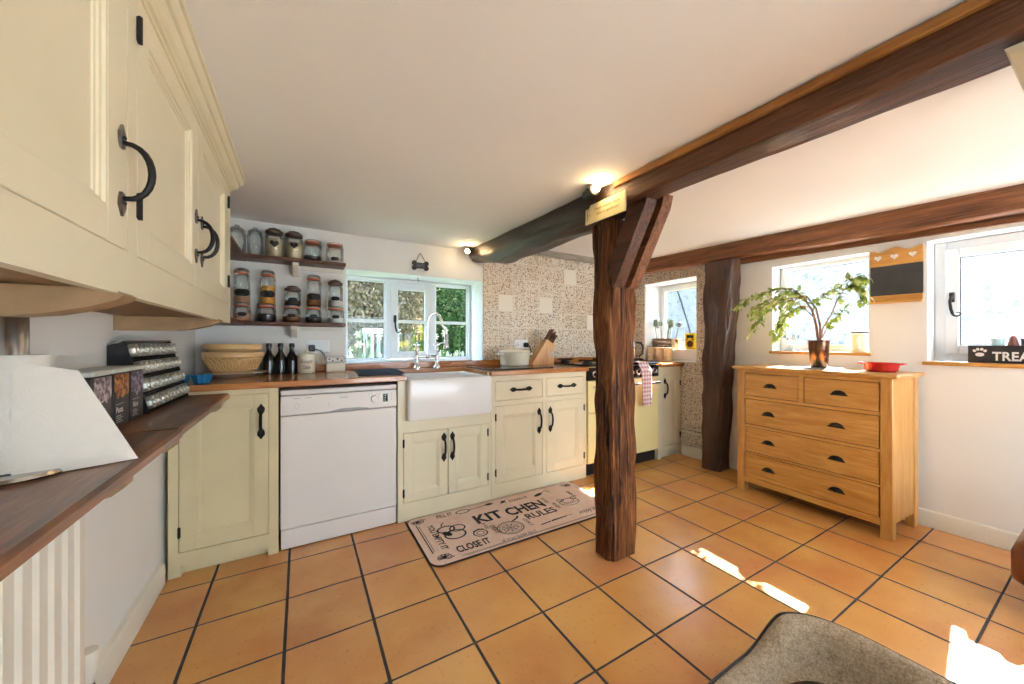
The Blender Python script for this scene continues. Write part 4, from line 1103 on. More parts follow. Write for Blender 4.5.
redm = plain('red_glaze', srgb(186, 18, 30), .14, coat=.5, var=.04)
t = thing('oval_dish', 'red glazed oval oven dish on the near end of the oak chest', 'dish', (3.03, .775, .9305))
mb = MB(); mb.lathe(3.03, .775, [(0, 0), (.062, 0), (.072, .008), (.080, .046), (.086, .053), (.083, .055), (.077, .050), (.066, .012), (0, .010)], 32, .9305, .85, 1.0); mb.build('dish_body', redm, t)
mb = MB()
for sg in (-1, 1):
    mb = MB(); mb.tube([(3.005, .775+sg*.080, .979), (3.01, .775+sg*.098, .981), (3.03, .775+sg*.104, .982), (3.05, .775+sg*.098, .981), (3.055, .775+sg*.080, .979)], .006, 8); mb.build('handle', redm, t)

# sill of window 3
mb = MB(); mb.lathe(3.325, .955, [(0, 0), (.045, 0), (.048, .004), (.046, .02), (.046, .118), (.049, .124), (.049, .130), (.044, .130), (.042, .124), (.042, .02), (0, .015)], 28, 1.0385)
t = thing('utensil_jar', 'cream pottery jar on the sill of the window behind the chest', 'jar', (3.325, .955, 1.038)); mb.build('jar_body', M['creamceramic'], t)
mb = MB(); mb.lathe(3.325, .955, [(.0, .134), (.046, .134), (.050, .138), (.050, .145), (.03, .151), (.0, .153)], 28, 1.0385); mb.build('lid', M['lidgrey'], t)
mb = MB()
for k in range(3):
    a = 1.2+k*.3
mb.tube([(3.325-.047, .955-.01, 1.145), (3.27, .95, 1.14), (3.262, .95, 1.11), (3.272, .95, 1.075), (3.325-.045, .955-.01, 1.07)], .006, 8); mb.build('handle', M['creamceramic'], t)
mb = MB(); mb.lathe(3.32, 1.36, [(0, 0), (.05, 0), (.052, .003), (.035, .012), (.010, .02), (.008, .06), (.02, .075), (.05, .10), (.056, .13), (.054, .132), (.047, .104), (.018, .08), (0, .078)], 28, 1.0385)
single('glass_bowl', mb, M['jarglass'], 'clear footed glass bowl on the far end of the sill behind the fig', 'bowl', (3.32, 1.36, 1.0385))

# chalkboard with three heart hooks on the right wall
t = thing('chalkboard', 'wooden framed chalkboard with three white hearts on the wall between two windows', 'chalkboard', (3.262, .768, 1.36))
L = facing((3.262, .886, 0), '-x'); W = .236
mb = MB(); mb.M = L
top = [(0, 1.60), (W, 1.60), (W, 1.70)]
for k in range(13):
    x = W-W*k/12; top.append((x, 1.692+.012*math.cos(4*PI*x/W)+.010*math.sin(PI*x/W)))
mb.prism([(p, q) for p, q in top], 'y', -.010, .0065); mb.build('top_rail', M['oakY'], t)
mb = MB(); mb.M = L; mb.box(.0, W, -.004, .0065, 1.41, 1.5995); mb.build('board', plain('chalkboard_grey', srgb(58, 58, 58), .75, var=.18, vs=14), t)
mb = MB(); mb.M = L; mb.box(0, W, -.010, .0065, 1.358, 1.4095, .002); mb.box(0, W, -.030, -.010, 1.358, 1.37, .002); mb.build('chalk_ledge', M['oakY'], t)
def heart(n=22):
    return [(16*math.sin(a)**3/16, (13*math.cos(a)-5*math.cos(2*a)-2*math.cos(3*a)-math.cos(4*a))/16) for a in [2*PI*k/n for k in range(n)]]
for x in (.04, .115, .195):
    mb = MB(); mb.M = L; mb.prism([(x+.017*p, 1.652+.017*q) for p, q in heart()], 'y', -.020, -.010); mb.build('heart', M['txtwhite'], t)

# treats box and its contents on the right sill
SX = 3.30
t = thing('treat_box', 'black box lettered TREATS with a white paw on the right sill', 'box', (SX+.035, .33, .994))
L = facing((SX, .485, .9945), '-x')              # local x = .485 - Y
mb = MB(); mb.M = L; Wb = .32; blk = plain('black_painted_wood', srgb(38, 34, 34), .6)
mb.box(0, Wb, 0, .008, 0, .096, .001); mb.box(0, Wb, .062, .07, 0, .096, .001); mb.box(0, .008, .008, .062, 0, .096); mb.box(Wb-.008, Wb, .008, .062, 0, .096); mb.box(.008, Wb-.008, .008, .062, 0, .006)
bx = mb.build('box_body', blk, t)
mb = MB(); mb.M = L @ Matrix.Translation((.172, -.0004, .037)) @ UPRIGHT; mb.text('TREATS', w=.175, h=.050, bold=.03, spacing=1.05); mb.build('lettering', M['txtwhite'], bx)
mb = MB(); mb.M = L @ Matrix.Translation((.042, -.0008, .055)) @ UPRIGHT
mb.disc(0, -.010, .016, .011)
for a, r_ in ((-.62, .021), (-.22, .026), (.22, .026), (.62, .021)): mb.disc(math.sin(a)*.032, -.006+math.cos(a)*r_, .0062, .008, .0, 14, -a*.6)
mb.build('paw_print', M['txtwhite'], bx)
def sill_item(name, label, cat, x, y, prof, mat):
    mb = MB(); mb.lathe(x, y, prof, 20, 1.0015); single(name, mb, mat, label, cat, (x, y, 1.0015))
sill_item('treat_bag', 'pale blue tub standing in the black treats box', 'tub', SX+.036, .385, [(0, 0), (.020, 0), (.024, .12), (.026, .122), (.026, .13), (0, .132)], plain('pale_blue_tub', srgb(190, 226, 230), .4))
sill_item('treat_jar', 'brown packet standing in the black treats box', 'packet', SX+.036, .335, [(0, 0), (.018, 0), (.02, .09), (.012, .13), (.006, .142), (0, .142)], plain('brown_packet', srgb(128, 78, 66), .5))
sill_item('treat_tin', 'slate blue tin standing in the black treats box', 'tin', SX+.036, .29, [(0, 0), (.021, 0), (.021, .118), (.023, .119), (.023, .128), (0, .129)], plain('slate_tin', srgb(92, 92, 112), .4))

# ------------------------------------------------------------------ range window sill
CAN = plain('beige_canister', srgb(226, 206, 172), .4, var=.04)
for i, (y, lb) in enumerate(((2.455, 'beige storage canister nearest the yellow radio, below the range window'), (2.557, 'middle beige storage canister of three below the range window'), (2.659, 'beige storage canister nearest the kettle, below the range window'))):
    x = 3.314
    t = thing('canister', lb, 'canister', (x, y, .9195), 'beige canisters below the range window')
    mb = MB(); mb.lathe(x, y, [(0, 0), (.043, 0), (.047, .004), (.047, .112), (.044, .116), (0, .116)], 24, .9195); mb.build('canister_body', CAN, t)
    mb = MB(); mb.lathe(x, y, [(.0, .1165), (.049, .1165), (.049, .130), (.044, .134), (0, .136)], 24, .9195); mb.build('lid', CAN, t)
    mb = MB(); mb.M = facing((x-.0475, y, .975), '-x') @ UPRIGHT; mb.add([(.018*p, .018*q, .0) for p, q in heart()], [list(range(22))]); mb.build('heart_badge', M['txtwhite'], t)
t = thing('utensil_crate', 'brown wooden crate of cooking utensils on the range window ledge', 'crate', (3.415, 2.575, 1.036))
wick = wood('crate_wood', srgb(104, 78, 60), srgb(140, 110, 88), srgb(168, 138, 112), (10, 1.4, 10), .7, .2, None, 9)
mb = MB()
for z in (1.0365, 1.075, 1.114): mb.box(3.372, 3.378, 2.46, 2.70, z, z+.034, .002); mb.box(3.452, 3.458, 2.46, 2.70, z, z+.034, .002)
for y in (2.46, 2.694): mb.box(3.379, 3.4515, y, y+.006, 1.0365, 1.148)
mb.box(3.379, 3.4515, 2.467, 2.693, 1.0365, 1.042); mb.build('crate_slats', wick, t)
mb = MB()
for y in (2.465, 2.685): mb.box(3.3785, 3.388, y+.002, y+.012, 1.042, 1.148)
mb.build('corner_posts', wick, t)
uc = [srgb(200, 206, 208), srgb(150, 172, 168), srgb(90, 96, 100), srgb(214, 214, 206), srgb(70, 78, 82), srgb(170, 190, 150)]
kinds = ['spoon', 'spatula', 'ladle', 'whisk', 'spoon', 'fork', 'spatula', 'spoon', 'ladle']
uls = ['white spoon at the kettle end of the utensil crate', 'grey green spatula second from the kettle end of the crate', 'dark ladle third from the kettle end of the crate', 'wire whisk standing in the utensil crate', 'dark spoon in the middle of the utensil crate', 'pale fork right of middle in the utensil crate', 'green spatula towards the radio end of the crate', 'pale spoon near the radio end of the crate', 'ladle nearest the yellow radio in the crate']
for i, k in enumerate(kinds):
    y = 2.672-.024*i; x = 3.415+.022*(-1)**i; ln = .30+.035*((i*7) % 4)/3; ty = y+(.03 if i < 4 else -.045)*(.6+.4*(i % 3)); zb = 1.0425
    a = Vector((x, y, zb)); b = Vector((x+.012*(-1)**i, ty, zb+ln)); d = (b-a).normalized()
    mb = MB(); mm = plain('utensil_%s' % k, uc[i % len(uc)], .35); mb.tube([a, a+(b-a)*.72], .005, 8)
    e = a+(b-a)*.72
    if k == 'spoon': mb.sphere(e+d*.04, (.010, .027, .042), 12, 8)
    elif k == 'ladle': mb.sphere(e+d*.035, (.022, .034, .030), 12, 8)
    elif k == 'spatula': mb.box(e.x-.004, e.x+.004, e.y-.026, e.y+.026, e.z-.004, e.z+.075, .003)
    elif k == 'fork':
        for q in (-1, 0, 1): mb.tube([e, e+Vector((0, q*.014, .025)), e+Vector((0, q*.016, .075))], .004, 6)
    else:
        for q in range(5): mb.tube([e]+[e+Vector((.022*math.sin(PI*s/8)*math.cos(q*PI/5), .026*math.sin(PI*s/8)*math.sin(q*PI/5+.3), .085*s/8)) for s in range(1, 9)], .0018, 5)
    single(k if k != 'fork' else 'serving_fork', mb, mm, uls[i], 'utensil', tuple(a), 'utensils in the wooden crate')
t = thing('radio', 'small yellow radio on the range window ledge', 'radio', (3.42, 2.255, 1.036))
ym = plain('yellow_plastic', srgb(244, 208, 18), .35, var=.02)
L = facing((3.385, 2.325, 1.0365), '-x')
mb = MB(); mb.M = L; mb.box(0, .135, 0, .07, 0, .165, .012); rb = mb.build('radio_body', ym, t)
mb = MB(); mb.M = L; mb.box(.03, .105, -.003, .001, .112, .142, .002); mb.build('display', M['blackgloss'], rb)
mb = MB(); mb.M = L; mb.cyl((.0675, -.004, .055), (.0675, .001, .055), .033, .033, 24); mb.build('speaker', plain('speaker_brown', srgb(84, 44, 30), .6), rb)
mb = MB(); mb.M = L
for x in (.035, .1): mb.cyl((x, -.010, .100), (x, .001, .100), .008, n=12)
mb.build('knobs', M['black'], rb)
mb = MB(); mb.box(3.39, 3.45, 2.395, 2.437, 1.0365, 1.145, .004)
t = thing('tea_carton', 'pale wooden box between the utensil crate and the yellow radio', 'box', (3.42, 2.416, 1.0365)); mb.build('box_body', plain('pale_card', srgb(226, 208, 168), .6), t)
mb = MB(); mb.box(3.3885, 3.3905, 2.403, 2.429, 1.115, 1.130); mb.build('slot', M['black'], t)
# kettle behind the post
t = thing('kettle', 'brushed steel kettle beside the oak post at the back of the range', 'kettle', (2.98, 2.72, .905))
kx, ky = 3.0, 2.70
mb = MB(); mb.lathe(kx, ky, [(0, .001), (.085, .001), (.088, .012), (.085, .02), (.084, .03), (.072, .15), (.060, .195), (.045, .212), (0, .218)], 32, .905); mb.build('kettle_body', M['steel'], t)
mb = MB(); mb.lathe(kx, ky, [(.0, .219), (.012, .219), (.009, .228), (.014, .236), (.010, .244), (0, .245)], 16, .905); mb.build('lid_knob', M['black'], t)
mb = MB(); mb.tube([(kx+.05, ky-.045, 1.105), (kx+.085, ky-.085, 1.10), (kx+.10, ky-.10, 1.06), (kx+.095, ky-.095, .99), (kx+.07, ky-.068, .955)], [.009, .012, .012, .010, .008], 10); mb.build('handle', M['black'], t)
mb = MB(); mb.tube([(kx-.055, ky+.02, 1.05), (kx-.09, ky+.03, 1.075), (kx-.105, ky+.034, 1.10)], [.022, .017, .012], 12); mb.build('spout', M['steel'], t)
# pipes low on the right wall
for z, lb in ((.235, 'lower white pipe along the tiled wall above the skirting'), (.275, 'upper white pipe along the tiled wall above the skirting')):
    single('heating_pipe', MB().cyl((3.249, 1.955, z), (3.249, 2.262, z), .0095, n=12), M['skirt'], lb, 'pipe', (3.249, 2.1, z))
# ------------------------------------------------------------------ jar shelves on the back wall
def shelf(name, label, z, sup):
    t = thing(name, label, 'shelf', (-.1, 2.82, z))
    mb = MB(); mb.box(-.30, .268, 2.742, 2.898, z, z+.022, .003); mb.build('board', M['shelfwood'], t)
    mb = MB(); mb.box(WL+.001, -.302, 2.06, 2.898, z-.002, z+.020, .003); mb.build('return_board', M['shelfwood'], t)
    for x in sup:
        mb = MB(); mb.prism([(2.898, z-.0005), (2.77, z-.0005), (2.768, z-.02), (2.80, z-.05), (2.87, z-.075), (2.898, z-.078)], 'x', x-.018, x+.018); mb.build('bracket', M['skirt'], t)
    mb = MB(); mb.box(.0, .262, 2.884, 2.898, z-.028, z-.0005); mb.build('batten', M['skirt'], t)
    return t
ZU, ZLo = 1.655, 1.238
shelf('jar_shelf', 'upper dark wooden shelf of jars left of the sink window', ZU-.022, (-.03,))
shelf('jar_shelf', 'lower dark wooden shelf of jars left of the sink window', ZLo-.022, (-.04,))
JY = 2.818
def jar(label, x, z, r, h, lid, fill=None, fh=.6, tag_=None, layers=None, squat=False):
    """lid: 'clip' (orange seal, glass lid, wire), 'cork' pewter lid, 'glass'"""
    t = thing('storage_jar', label, 'jar', (x, JY, z))
    hb = h*.80 if lid != 'clip' else h*.84; nk = r*.80
    mb = MB(); mb._open = True; mb.lathe(x, JY, [(0, .001), (r*.9, .001), (r, .006), (r, hb-.02), (nk, hb-.004), (nk, hb)], 28, z); mb.build('glass_body', M['jarglass'], t, angle=60)
    if fill:
        z0 = .006
        for (mt, f0, f1) in (layers or [(fill, 0, fh)]):
            a = z0+(hb-.03)*f0; b = z0+(hb-.03)*f1
            MB().lathe(x, JY, [(0, a), (r*.95, a+.0005), (r*.95, b), (r*.5, b+.004), (0, b+.005)], 24, z).build('contents', mt, t, angle=60)
    if lid == 'clip':
        MB().lathe(x, JY, [(nk*.8, hb), (nk*1.13, hb), (nk*1.15, hb+.004), (nk*1.13, hb+.009), (nk*.8, hb+.009)], 28, z).build('seal', M['orangeseal'], t, angle=60)
        MB().lathe(x, JY, [(0, hb+.0095), (nk*1.15, hb+.0095), (nk*1.17, hb+.016), (nk*.95, h-.003), (nk*.6, h), (0, h)], 28, z).build('lid', M['jarglass'], t, angle=60)
        mb = MB(); c, s_ = .8, -.6
        mb.tube([(x+(r+.004)*c, JY+(r+.004)*s_, z+hb*.70), (x+(nk+.016)*c, JY+(nk+.016)*s_, z+hb*.86), (x+(nk+.010)*c, JY+(nk+.010)*s_, z+hb+.012), (x+(nk+.022)*c, JY+(nk+.022)*s_, z+hb*.80)], .0018, 6)
        for zz in (hb-.006, hb+.018): mb.tube([(x+(nk*1.2)*math.cos(2*PI*k/20), JY+(nk*1.2)*math.sin(2*PI*k/20), z+zz) for k in range(20)], .0014, 5, True)
        mb.build('wire_clip', M['steel'], t)
    elif lid == 'pewter':
        MB().lathe(x, JY, [(0, hb-.002), (r*.98, hb-.002), (r*1.02, hb+.004), (r*1.0, hb+.016), (r*.72, hb+.022), (r*.66, hb+.030), (r*.25, hb+.036), (.010, h-.012), (.012, h-.006), (.008, h), (0, h)], 28, z).build('lid', M['lidgrey'], t, angle=40)
    else:
        MB().lathe(x, JY, [(0, hb-.001), (nk*1.08, hb-.001), (nk*1.1, hb+.008), (nk*.7, hb+.022), (.010, hb+.028), (.009, h-.012), (.014, h-.006), (.010, h), (0, h)], 28, z).build('lid', M['jarglass'], t, angle=40)
    if tag_:
        kind, zz, s = tag_
        mb = MB(); ang = math.atan2(-JY, -x)
        def onjar(u, v): a = ang+u/r; return (x+(r+.0012)*math.cos(a), JY+(r+.0012)*math.sin(a), z+zz+v)
        if kind == 'heart':
            out = [(-s*p, s*q) for p, q in heart(30)]
        else:
            n = 30; out = []
            for k in range(n):
                a = 2*PI*k/n; w_ = s*(1+.10*math.cos(4*a)); q = s*.55*(1+.12*math.cos(2*a)+.10*abs(math.cos(a*2)))
                out.append((-w_*math.copysign(abs(math.cos(a))**.6, math.cos(a)), q*math.copysign(abs(math.sin(a))**.7, math.sin(a))))
        n = 30; K4 = 4; mb.add([onjar(0, 0)]+[onjar(p*k/K4, q*k/K4) for k in range(1, K4+1) for p, q in out], [[0, i+1, (i+1) % n+1] for i in range(n)]+[[1+k*n+i, 1+k*n+(i+1) % n, 1+(k+1)*n+(i+1) % n, 1+(k+1)*n+i] for k in range(K4-1) for i in range(n)])
        mb.build('label_sticker', M['chalk'], t, angle=180, recalc=False)
    return t
oats = plain('oats', srgb(206, 186, 148), .9, var=.25, vs=120, bump=.3, bs=140)
coffee = plain('coffee_beans', (.018, .010, .007), .5, var=.5, vs=150, bump=.5, bs=150)
pasta = plain('dry_pasta', srgb(222, 162, 58), .6, var=.2, vs=90, bump=.5, bs=90)
sugar = plain('white_sugar', srgb(232, 228, 222), .9)
lentil = plain('brown_lentils', srgb(132, 84, 48), .8, var=.4, vs=150, bump=.4, bs=150)
redl = plain('pinkish_grain', srgb(196, 150, 120), .85, var=.3, vs=140, bump=.3, bs=140)
jar('empty clear glass jar at the cupboard end of the upper shelf', -.345, ZU, .046, .185, 'glass')
jar('second empty clear glass jar from the cupboard on the upper shelf', -.252, ZU, .043, .182, 'glass')
jar('heart-labelled pewter-lidded jar beside the empty glass jars, upper shelf', -.150, ZU, .050, .196, 'pewter', oats, .88, ('heart', .085, .026))
jar('heart-labelled pewter-lidded jar beside the clip-top jars, upper shelf', -.040, ZU, .050, .192, 'pewter', oats, .85, ('heart', .088, .024))
jar('clip-top jar a third full of dark beans on the upper shelf', .070, ZU, .054, .144, 'clip', coffee, .32)
jar('clip-top jar with a small black label at the window end of the upper shelf', .205, ZU, .055, .142, 'clip', sugar, .12, ('tag', .026, .024))
S2 = ZLo
rows = [(-.320, .046, 'pale grain', redl, .7, 'tag'), (-.192, .054, 'black beans', coffee, .7, None), (-.054, .052, 'brown lentils', lentil, .55, 'tag'), (.074, .050, 'dark beans', coffee, .55, 'tag'), (.210, .053, 'white sugar', sugar, .55, 'tag')]
talls = [(-.320, .043, .222, 'clip', redl, [(redl, 0, .25)], 'tall clip-top jar with wide black label, cupboard end of the lower shelf'), (-.185, .042, .220, 'clip', pasta, [(pasta, 0, .72)], 'tall clip-top jar of yellow pasta on the lower shelf'),
         (-.047, .048, .122, 'pewter', coffee, [(coffee, 0, .4)], 'low pewter-lidded jar stacked in the middle of the lower shelf'), (.076, .045, .215, 'clip', lentil, [(lentil, 0, .3)], 'tall clip-top jar stacked on the dark bean jar, lower shelf'), (.208, .047, .196, 'pewter', sugar, [(sugar, 0, .3)], 'tall pewter-lidded jar at the window end of the lower shelf')]
for i, (x, r, what, m, f, tg) in enumerate(rows):
    hh = .112
    jar('squat clip-top jar of %s at the bottom of its stack on the lower shelf' % what, x, S2, r, hh, 'clip', m, f, ('tag', .045, .022) if tg else None)
    tx, tr, th, tl, tm, ly, lb = talls[i]
    jar(lb, tx, S2+hh+.0005, tr, th, tl, tm, .5, ('tag', th*.30, .042 if i in (0, 1, 3) else .026), ly)

# ------------------------------------------------------------------ things on the left worktop
WT = .9055
t = thing('serving_plate', 'pale oval plate under the stacked mixing bowls on the corner worktop', 'plate', (-.345, 2.70, WT))
MB().lathe(-.345, 2.70, [(0, .0005), (.09, .0005), (.10, .006), (.165, .024), (.168, .028), (.16, .029), (.10, .012), (0, .010)], 40, WT).build('plate_body', plain('pale_plate', srgb(226, 214, 192), .25), t)
cane = plain('cane_bowl', srgb(212, 172, 116), .35, var=.05, coat=.2); caneb = plain('cane_band', srgb(226, 194, 142), .35, var=.05)
def bowl(label, x, y, z, r, h, lug):
    t = thing('mixing_bowl', label, 'bowl', (x, y, z))
    mb = MB(); mb.lathe(x, y, [(0, 0), (r*.56, 0), (r*.60, .006), (r*.80, h*.38), (r*.93, h*.74), (r*.95, h*.76), (r*.99, h*.78), (r*1.0, h*.97), (r*.985, h), (r*.94, h), (r*.90, h*.8), (r*.5, h*.08), (0, h*.06)], 56, z); mb.build('bowl_body', cane, t)
    mb = MB()
    if lug:
        for k in range(26):
            a = 2*PI*k/26
            pts = []
            for s in range(7):
                f = .20+.52*s/6; rr = r*(.60+.34*((f-.04)/.70)**.8)+.002; ww = .030*math.sin(PI*s/6)**.5*(1 if s < 6 else .2)
                pts.append((rr, f, ww))
            for sg in (-1, 1): mb.tube([(x+rr*math.cos(a+sg*ww*.5/rr*1.6), y+rr*math.sin(a+sg*ww*.5/rr*1.6), z+h*f) for rr, f, ww in pts], .0035, 5)
        mb.build('embossed_arches', cane, t)
    return t
bowl('large cane mixing bowl with embossed arches on the oval plate', -.345, 2.70, WT+.0125, .150, .135, True)
bowl('smaller cane bowl nested inside the large mixing bowl', -.345, 2.70, WT+.0125+.052, .138, .128, False)
for i, (x, lb) in enumerate(((-.178, 'dark swing-top bottle nearest the mixing bowls'), (-.115, 'middle one of three dark bottles by the mixing bowls'), (-.052, 'dark bottle beside the white lettered canister'))):
    t = thing('bottle', lb, 'bottle', (x, 2.80, WT), 'dark bottles on the corner worktop')
    MB().lathe(x, 2.80, [(0, 0), (.031, 0), (.034, .004), (.034, .080), (.031, .105), (.018, .133), (.014, .145), (.014, .17), (0, .17)], 24, WT).build('bottle_body', M['bottleglass'], t)
    MB().lathe(x, 2.80, [(0, .1705), (.016, .1705), (.017, .18), (.015, .196), (0, .198)], 16, WT).build('stopper', M['black'], t)
t = thing('biscuit_canister', 'white canister with brown cursive lettering beside the dark bottles', 'canister', (.032, 2.775, WT))
MB().lathe(.032, 2.775, [(0, 0), (.050, 0), (.052, .004), (.055, .118), (.052, .120), (0, .120)], 32, WT).build('canister_body', M['creamceramic'], t)
MB().lathe(.032, 2.775, [(0, .1205), (.056, .1205), (.056, .126), (.03, .132), (.010, .136), (.012, .148), (0, .150)], 32, WT).build('lid', M['creamceramic'], t)
mb = MB()
a0 = math.atan2(-2.775, -.032)
def lettering_on(mb, body, h, zc, r, cx, cy, cz, w=None):
    q = MB(); q.text(body, w=w, h=h, shear=.35)
    for i, v in enumerate(q.v):
        a = a0+v.x/r; q.v[i] = Vector((cx+(r+.0012)*math.cos(a), cy+(r+.0012)*math.sin(a), cz+zc+v.y))
    mb.add(q.v, q.f)
lettering_on(mb, 'Biscuits', .026, .078, .0535, .032, 2.775, WT, .072); lettering_on(mb, 'Table', .024, .040, .0525, .032, 2.775, WT, .046)
mb.build('lettering', M['txtbrown'], t, angle=180, recalc=False)
t = thing('butter_dish', 'cream box with a clear printed lid left of the sink window', 'box', (.205, 2.76, WT))
mb = MB(); mb.box(.145, .262, 2.715, 2.805, WT, WT+.062, .006); mb.build('box_body', M['creamceramic'], t)
mb = MB(); mb.box(.138, .269, 2.708, 2.812, WT+.0625, WT+.108, .012); o = mb.build('lid', plain('pale_lid', srgb(224, 222, 214), .25), t)
mb = MB(); mb.M = Matrix.Translation((.2035, 2.7075, WT+.085)) @ UPRIGHT
for (cx, cz, r_) in ((-.04, .004, .006), (-.02, -.006, .005), (.01, .005, .007), (.035, -.004, .006), (.05, .008, .004)): mb.disc(cx, cz, r_, r_*.8)
mb.build('lid_print', M['txtink'], o)
t = thing('wall_socket', 'white double wall socket with a black plug above the lettered canister', 'socket', (.075, 2.899, 1.075))
MB().box(.03, .175, 2.891, 2.8995, 1.035, 1.12, .003).build('face_plate', M['upvc'], t)
p = MB().box(.045, .085, 2.862, 2.8905, 1.045, 1.09, .006).build('plug', M['black'], t)
mb = MB(); mb.tube([(.085, 2.87, 1.06), (.12, 2.865, 1.05), (.14, 2.86, 1.02), (.15, 2.855, .985), (.155, 2.85, .95), (.16, 2.845, .915)], .0035, 6); mb.build('flex', M['black'], p)
blue = plain('blue_silicone', srgb(28, 110, 158), .4)
for i, (x, y, lb) in enumerate(((-.425, 2.33, 'blue fluted cup in front of the mixing bowls'), (-.515, 2.36, 'blue fluted cup tucked beside the spice rack'))):
    mb = MB(); n = 40; vs = []; rows_ = [(.0, .001), (.028, .001), (.030, .004), (.040, .042), (.038, .042), (.027, .008), (.0, .008)]
    prev = None; fs = []
    for (r_, z_) in rows_:
        st = len(vs)
        for k in range(n): rr = r_*(1+(.07*math.cos(10*2*PI*k/n) if r_ > .02 else 0)); vs.append((x+rr*math.cos(2*PI*k/n), y+rr*math.sin(2*PI*k/n), WT+z_))
        if prev is not None:
            for k in range(n): fs.append([prev+k, prev+(k+1) % n, st+(k+1) % n, st+k])
        prev = st
    mb.add(vs, fs); single('baking_cup', mb, blue, lb, 'cup', (x, y, WT), 'blue cups by the spice rack')
def mat_mb():
    mb = MB(); mb.M = Matrix.Translation((.50, 2.565, 0)) @ Matrix.Rotation(-.06, 4, 'Z'); mb.box(-.185, .085, -.215, .17, WT, WT+.010, .004)
    for k in range(9): mb.box(-.18, .08, -.20+k*.041, -.185+k*.041, WT+.010, WT+.0135, .0015)
    return mb
single('drying_mat', mat_mb(), plain('navy_cloth', srgb(44, 62, 84), .8, bump=.4, bs=90), 'navy blue ribbed drying mat on the worktop left of the sink', 'mat', (.5, 2.565, WT))

# ------------------------------------------------------------------ right-hand worktop
bd = MB(); bd.box(1.165, 1.74, 2.33, 2.745, WT, WT+.008, .003)
single('worktop_saver', bd, M['blackgloss'], 'black glass board flat on the worktop under the cream casserole', 'board', (1.45, 2.53, WT))
cz = WT+.0085; cx_, cy_ = 1.56, 2.64
t = thing('casserole', 'round cream lidded casserole pot on the black glass board', 'pot', (cx_, cy_, cz))
MB().lathe(cx_, cy_, [(0, 0), (.112, 0), (.120, .006), (.130, .108), (.132, .112), (.128, .113), (0, .113)], 48, cz).build('pot_body', M['creamceramic'], t)
MB().lathe(cx_, cy_, [(0, .1135), (.133, .1135), (.134, .118), (.128, .126), (.06, .139), (.012, .142), (0, .142)], 48, cz).build('lid', M['creamceramic'], t)
MB().lathe(cx_, cy_, [(0, .1425), (.008, .1425), (.009, .150), (.018, .154), (.018, .160), (0, .163)], 20, cz).build('lid_knob', M['creamceramic'], t)
for sg in (-1, 1): MB().tube([(cx_+sg*.129, cy_-.035, cz+.092), (cx_+sg*.152, cy_-.03, cz+.096), (cx_+sg*.160, cy_, cz+.097), (cx_+sg*.152, cy_+.03, cz+.096), (cx_+sg*.129, cy_+.035, cz+.092)], .008, 8).build('handle', M['creamceramic'], t)
t = thing('knife_block', 'slanted oak knife block on the worktop against the tiles', 'knife block', (2.0, 2.74, WT))
K = Matrix.Translation((1.83, 2.70, WT)) @ Matrix.Rotation(R(-8), 4, 'Z')
mb = MB(); mb.M = K; mb.prism([(-.055, 0), (.075, 0), (.185, .178), (.100, .228)], 'y', 0, .10); mb.build('block', M['oakblock'], t)
mb = MB(); mb.M = K; mb.prism([(.0765, 0), (.175, 0), (.175, .07), (.122, .0725)], 'y', .01, .09); mb.build('foot_wedge', M['oakblock'], t)
ax = Vector((.50, 0, .866))*1
for i in range(3):
    for j in range(3):
        p0 = Vector((.112+.026*j, .02+.03*i, .222-.0155*j))
        L_ = .112-.012*j+.008*((i+j) % 2)
        mb = MB(); mb.M = K
        d_ = Vector((.545, 0, .838)); mb.tube([p0+d_*.002, p0+d_*.02, p0+d_*L_*.6, p0+d_*L_], [.0075, .0085, .0075, .0095], 8)
        single('kitchen_knife', mb, M['handlewood'], 'brown-handled knife standing in the slanted oak block', 'knife', tuple(K @ p0), 'knives in the oak block')
t = thing('wall_socket', 'white double socket on the tiled wall above the casserole', 'socket', (1.78, 2.89, 1.08))
MB().box(1.70, 1.85, 2.881, 2.8895, 1.045, 1.13, .003).build('face_plate', M['upvc'], t)
mb = MB()
for dx, dz in ((0, .018), (-.009, -.004), (.009, -.004)): mb.box(1.735+dx-.003, 1.735+dx+.003, 2.8802, 2.8812, 1.085+dz-.006, 1.085+dz+.006)
mb.build('socket_holes', M['black'], t)
p = MB().box(1.795, 1.84, 2.845, 2.8808, 1.06, 1.105, .007).build('plug', M['black'], t)
MB().tube([(1.83, 2.85, 1.075), (1.85, 2.845, 1.06), (1.865, 2.85, 1.02), (1.87, 2.862, .97), (1.87, 2.864, .962)], .0035, 6).build('flex', M['black'], p)

# ------------------------------------------------------------------ things on the dark wall shelf
ST = .8605
holo = plain('kitchen_paper', srgb(228, 222, 210), .95, var=.02)
n = NT('quilted_paper'); c_ = n.coord(); v_ = n.voronoi(n.mapping(c_, (1, 1, 1)), 22, 'DISTANCE_TO_EDGE'); d_ = n.voronoi(c_, 22)
rg = n.math('SINE', n.math('MULTIPLY', d_, 75))
holo = n.principled(srgb(232, 226, 214), .95, 0, n.bump(rg, .15, .002))
t = thing('paper_towel_holder', 'steel paper towel holder on the near end of the dark shelf', 'holder', (-.466, 1.058, ST))
MB().lathe(-.466, 1.058, [(0, 0), (.075, 0), (.077, .003), (.074, .009), (.02, .012), (0, .012)], 36, ST).build('base', M['steel'], t)
MB().lathe(-.466, 1.058, [(0, .0125), (.0185, .0125), (.0185, .330), (.0165, .333), (0, .333)], 24, ST).build('pole', M['steel'], t)
t = thing('paper_towel_roll', 'white kitchen paper roll with a loose sheet trailing over the shelf edge', 'paper towel', (-.466, 1.058, ST+.0125))
mb = MB(); mb.lathe(-.466, 1.058, [(.0205, .0), (.044, .0), (.044, .212), (.0205, .212), (.0205, .0)], 40, ST+.013); mb.build('roll', holo, t)
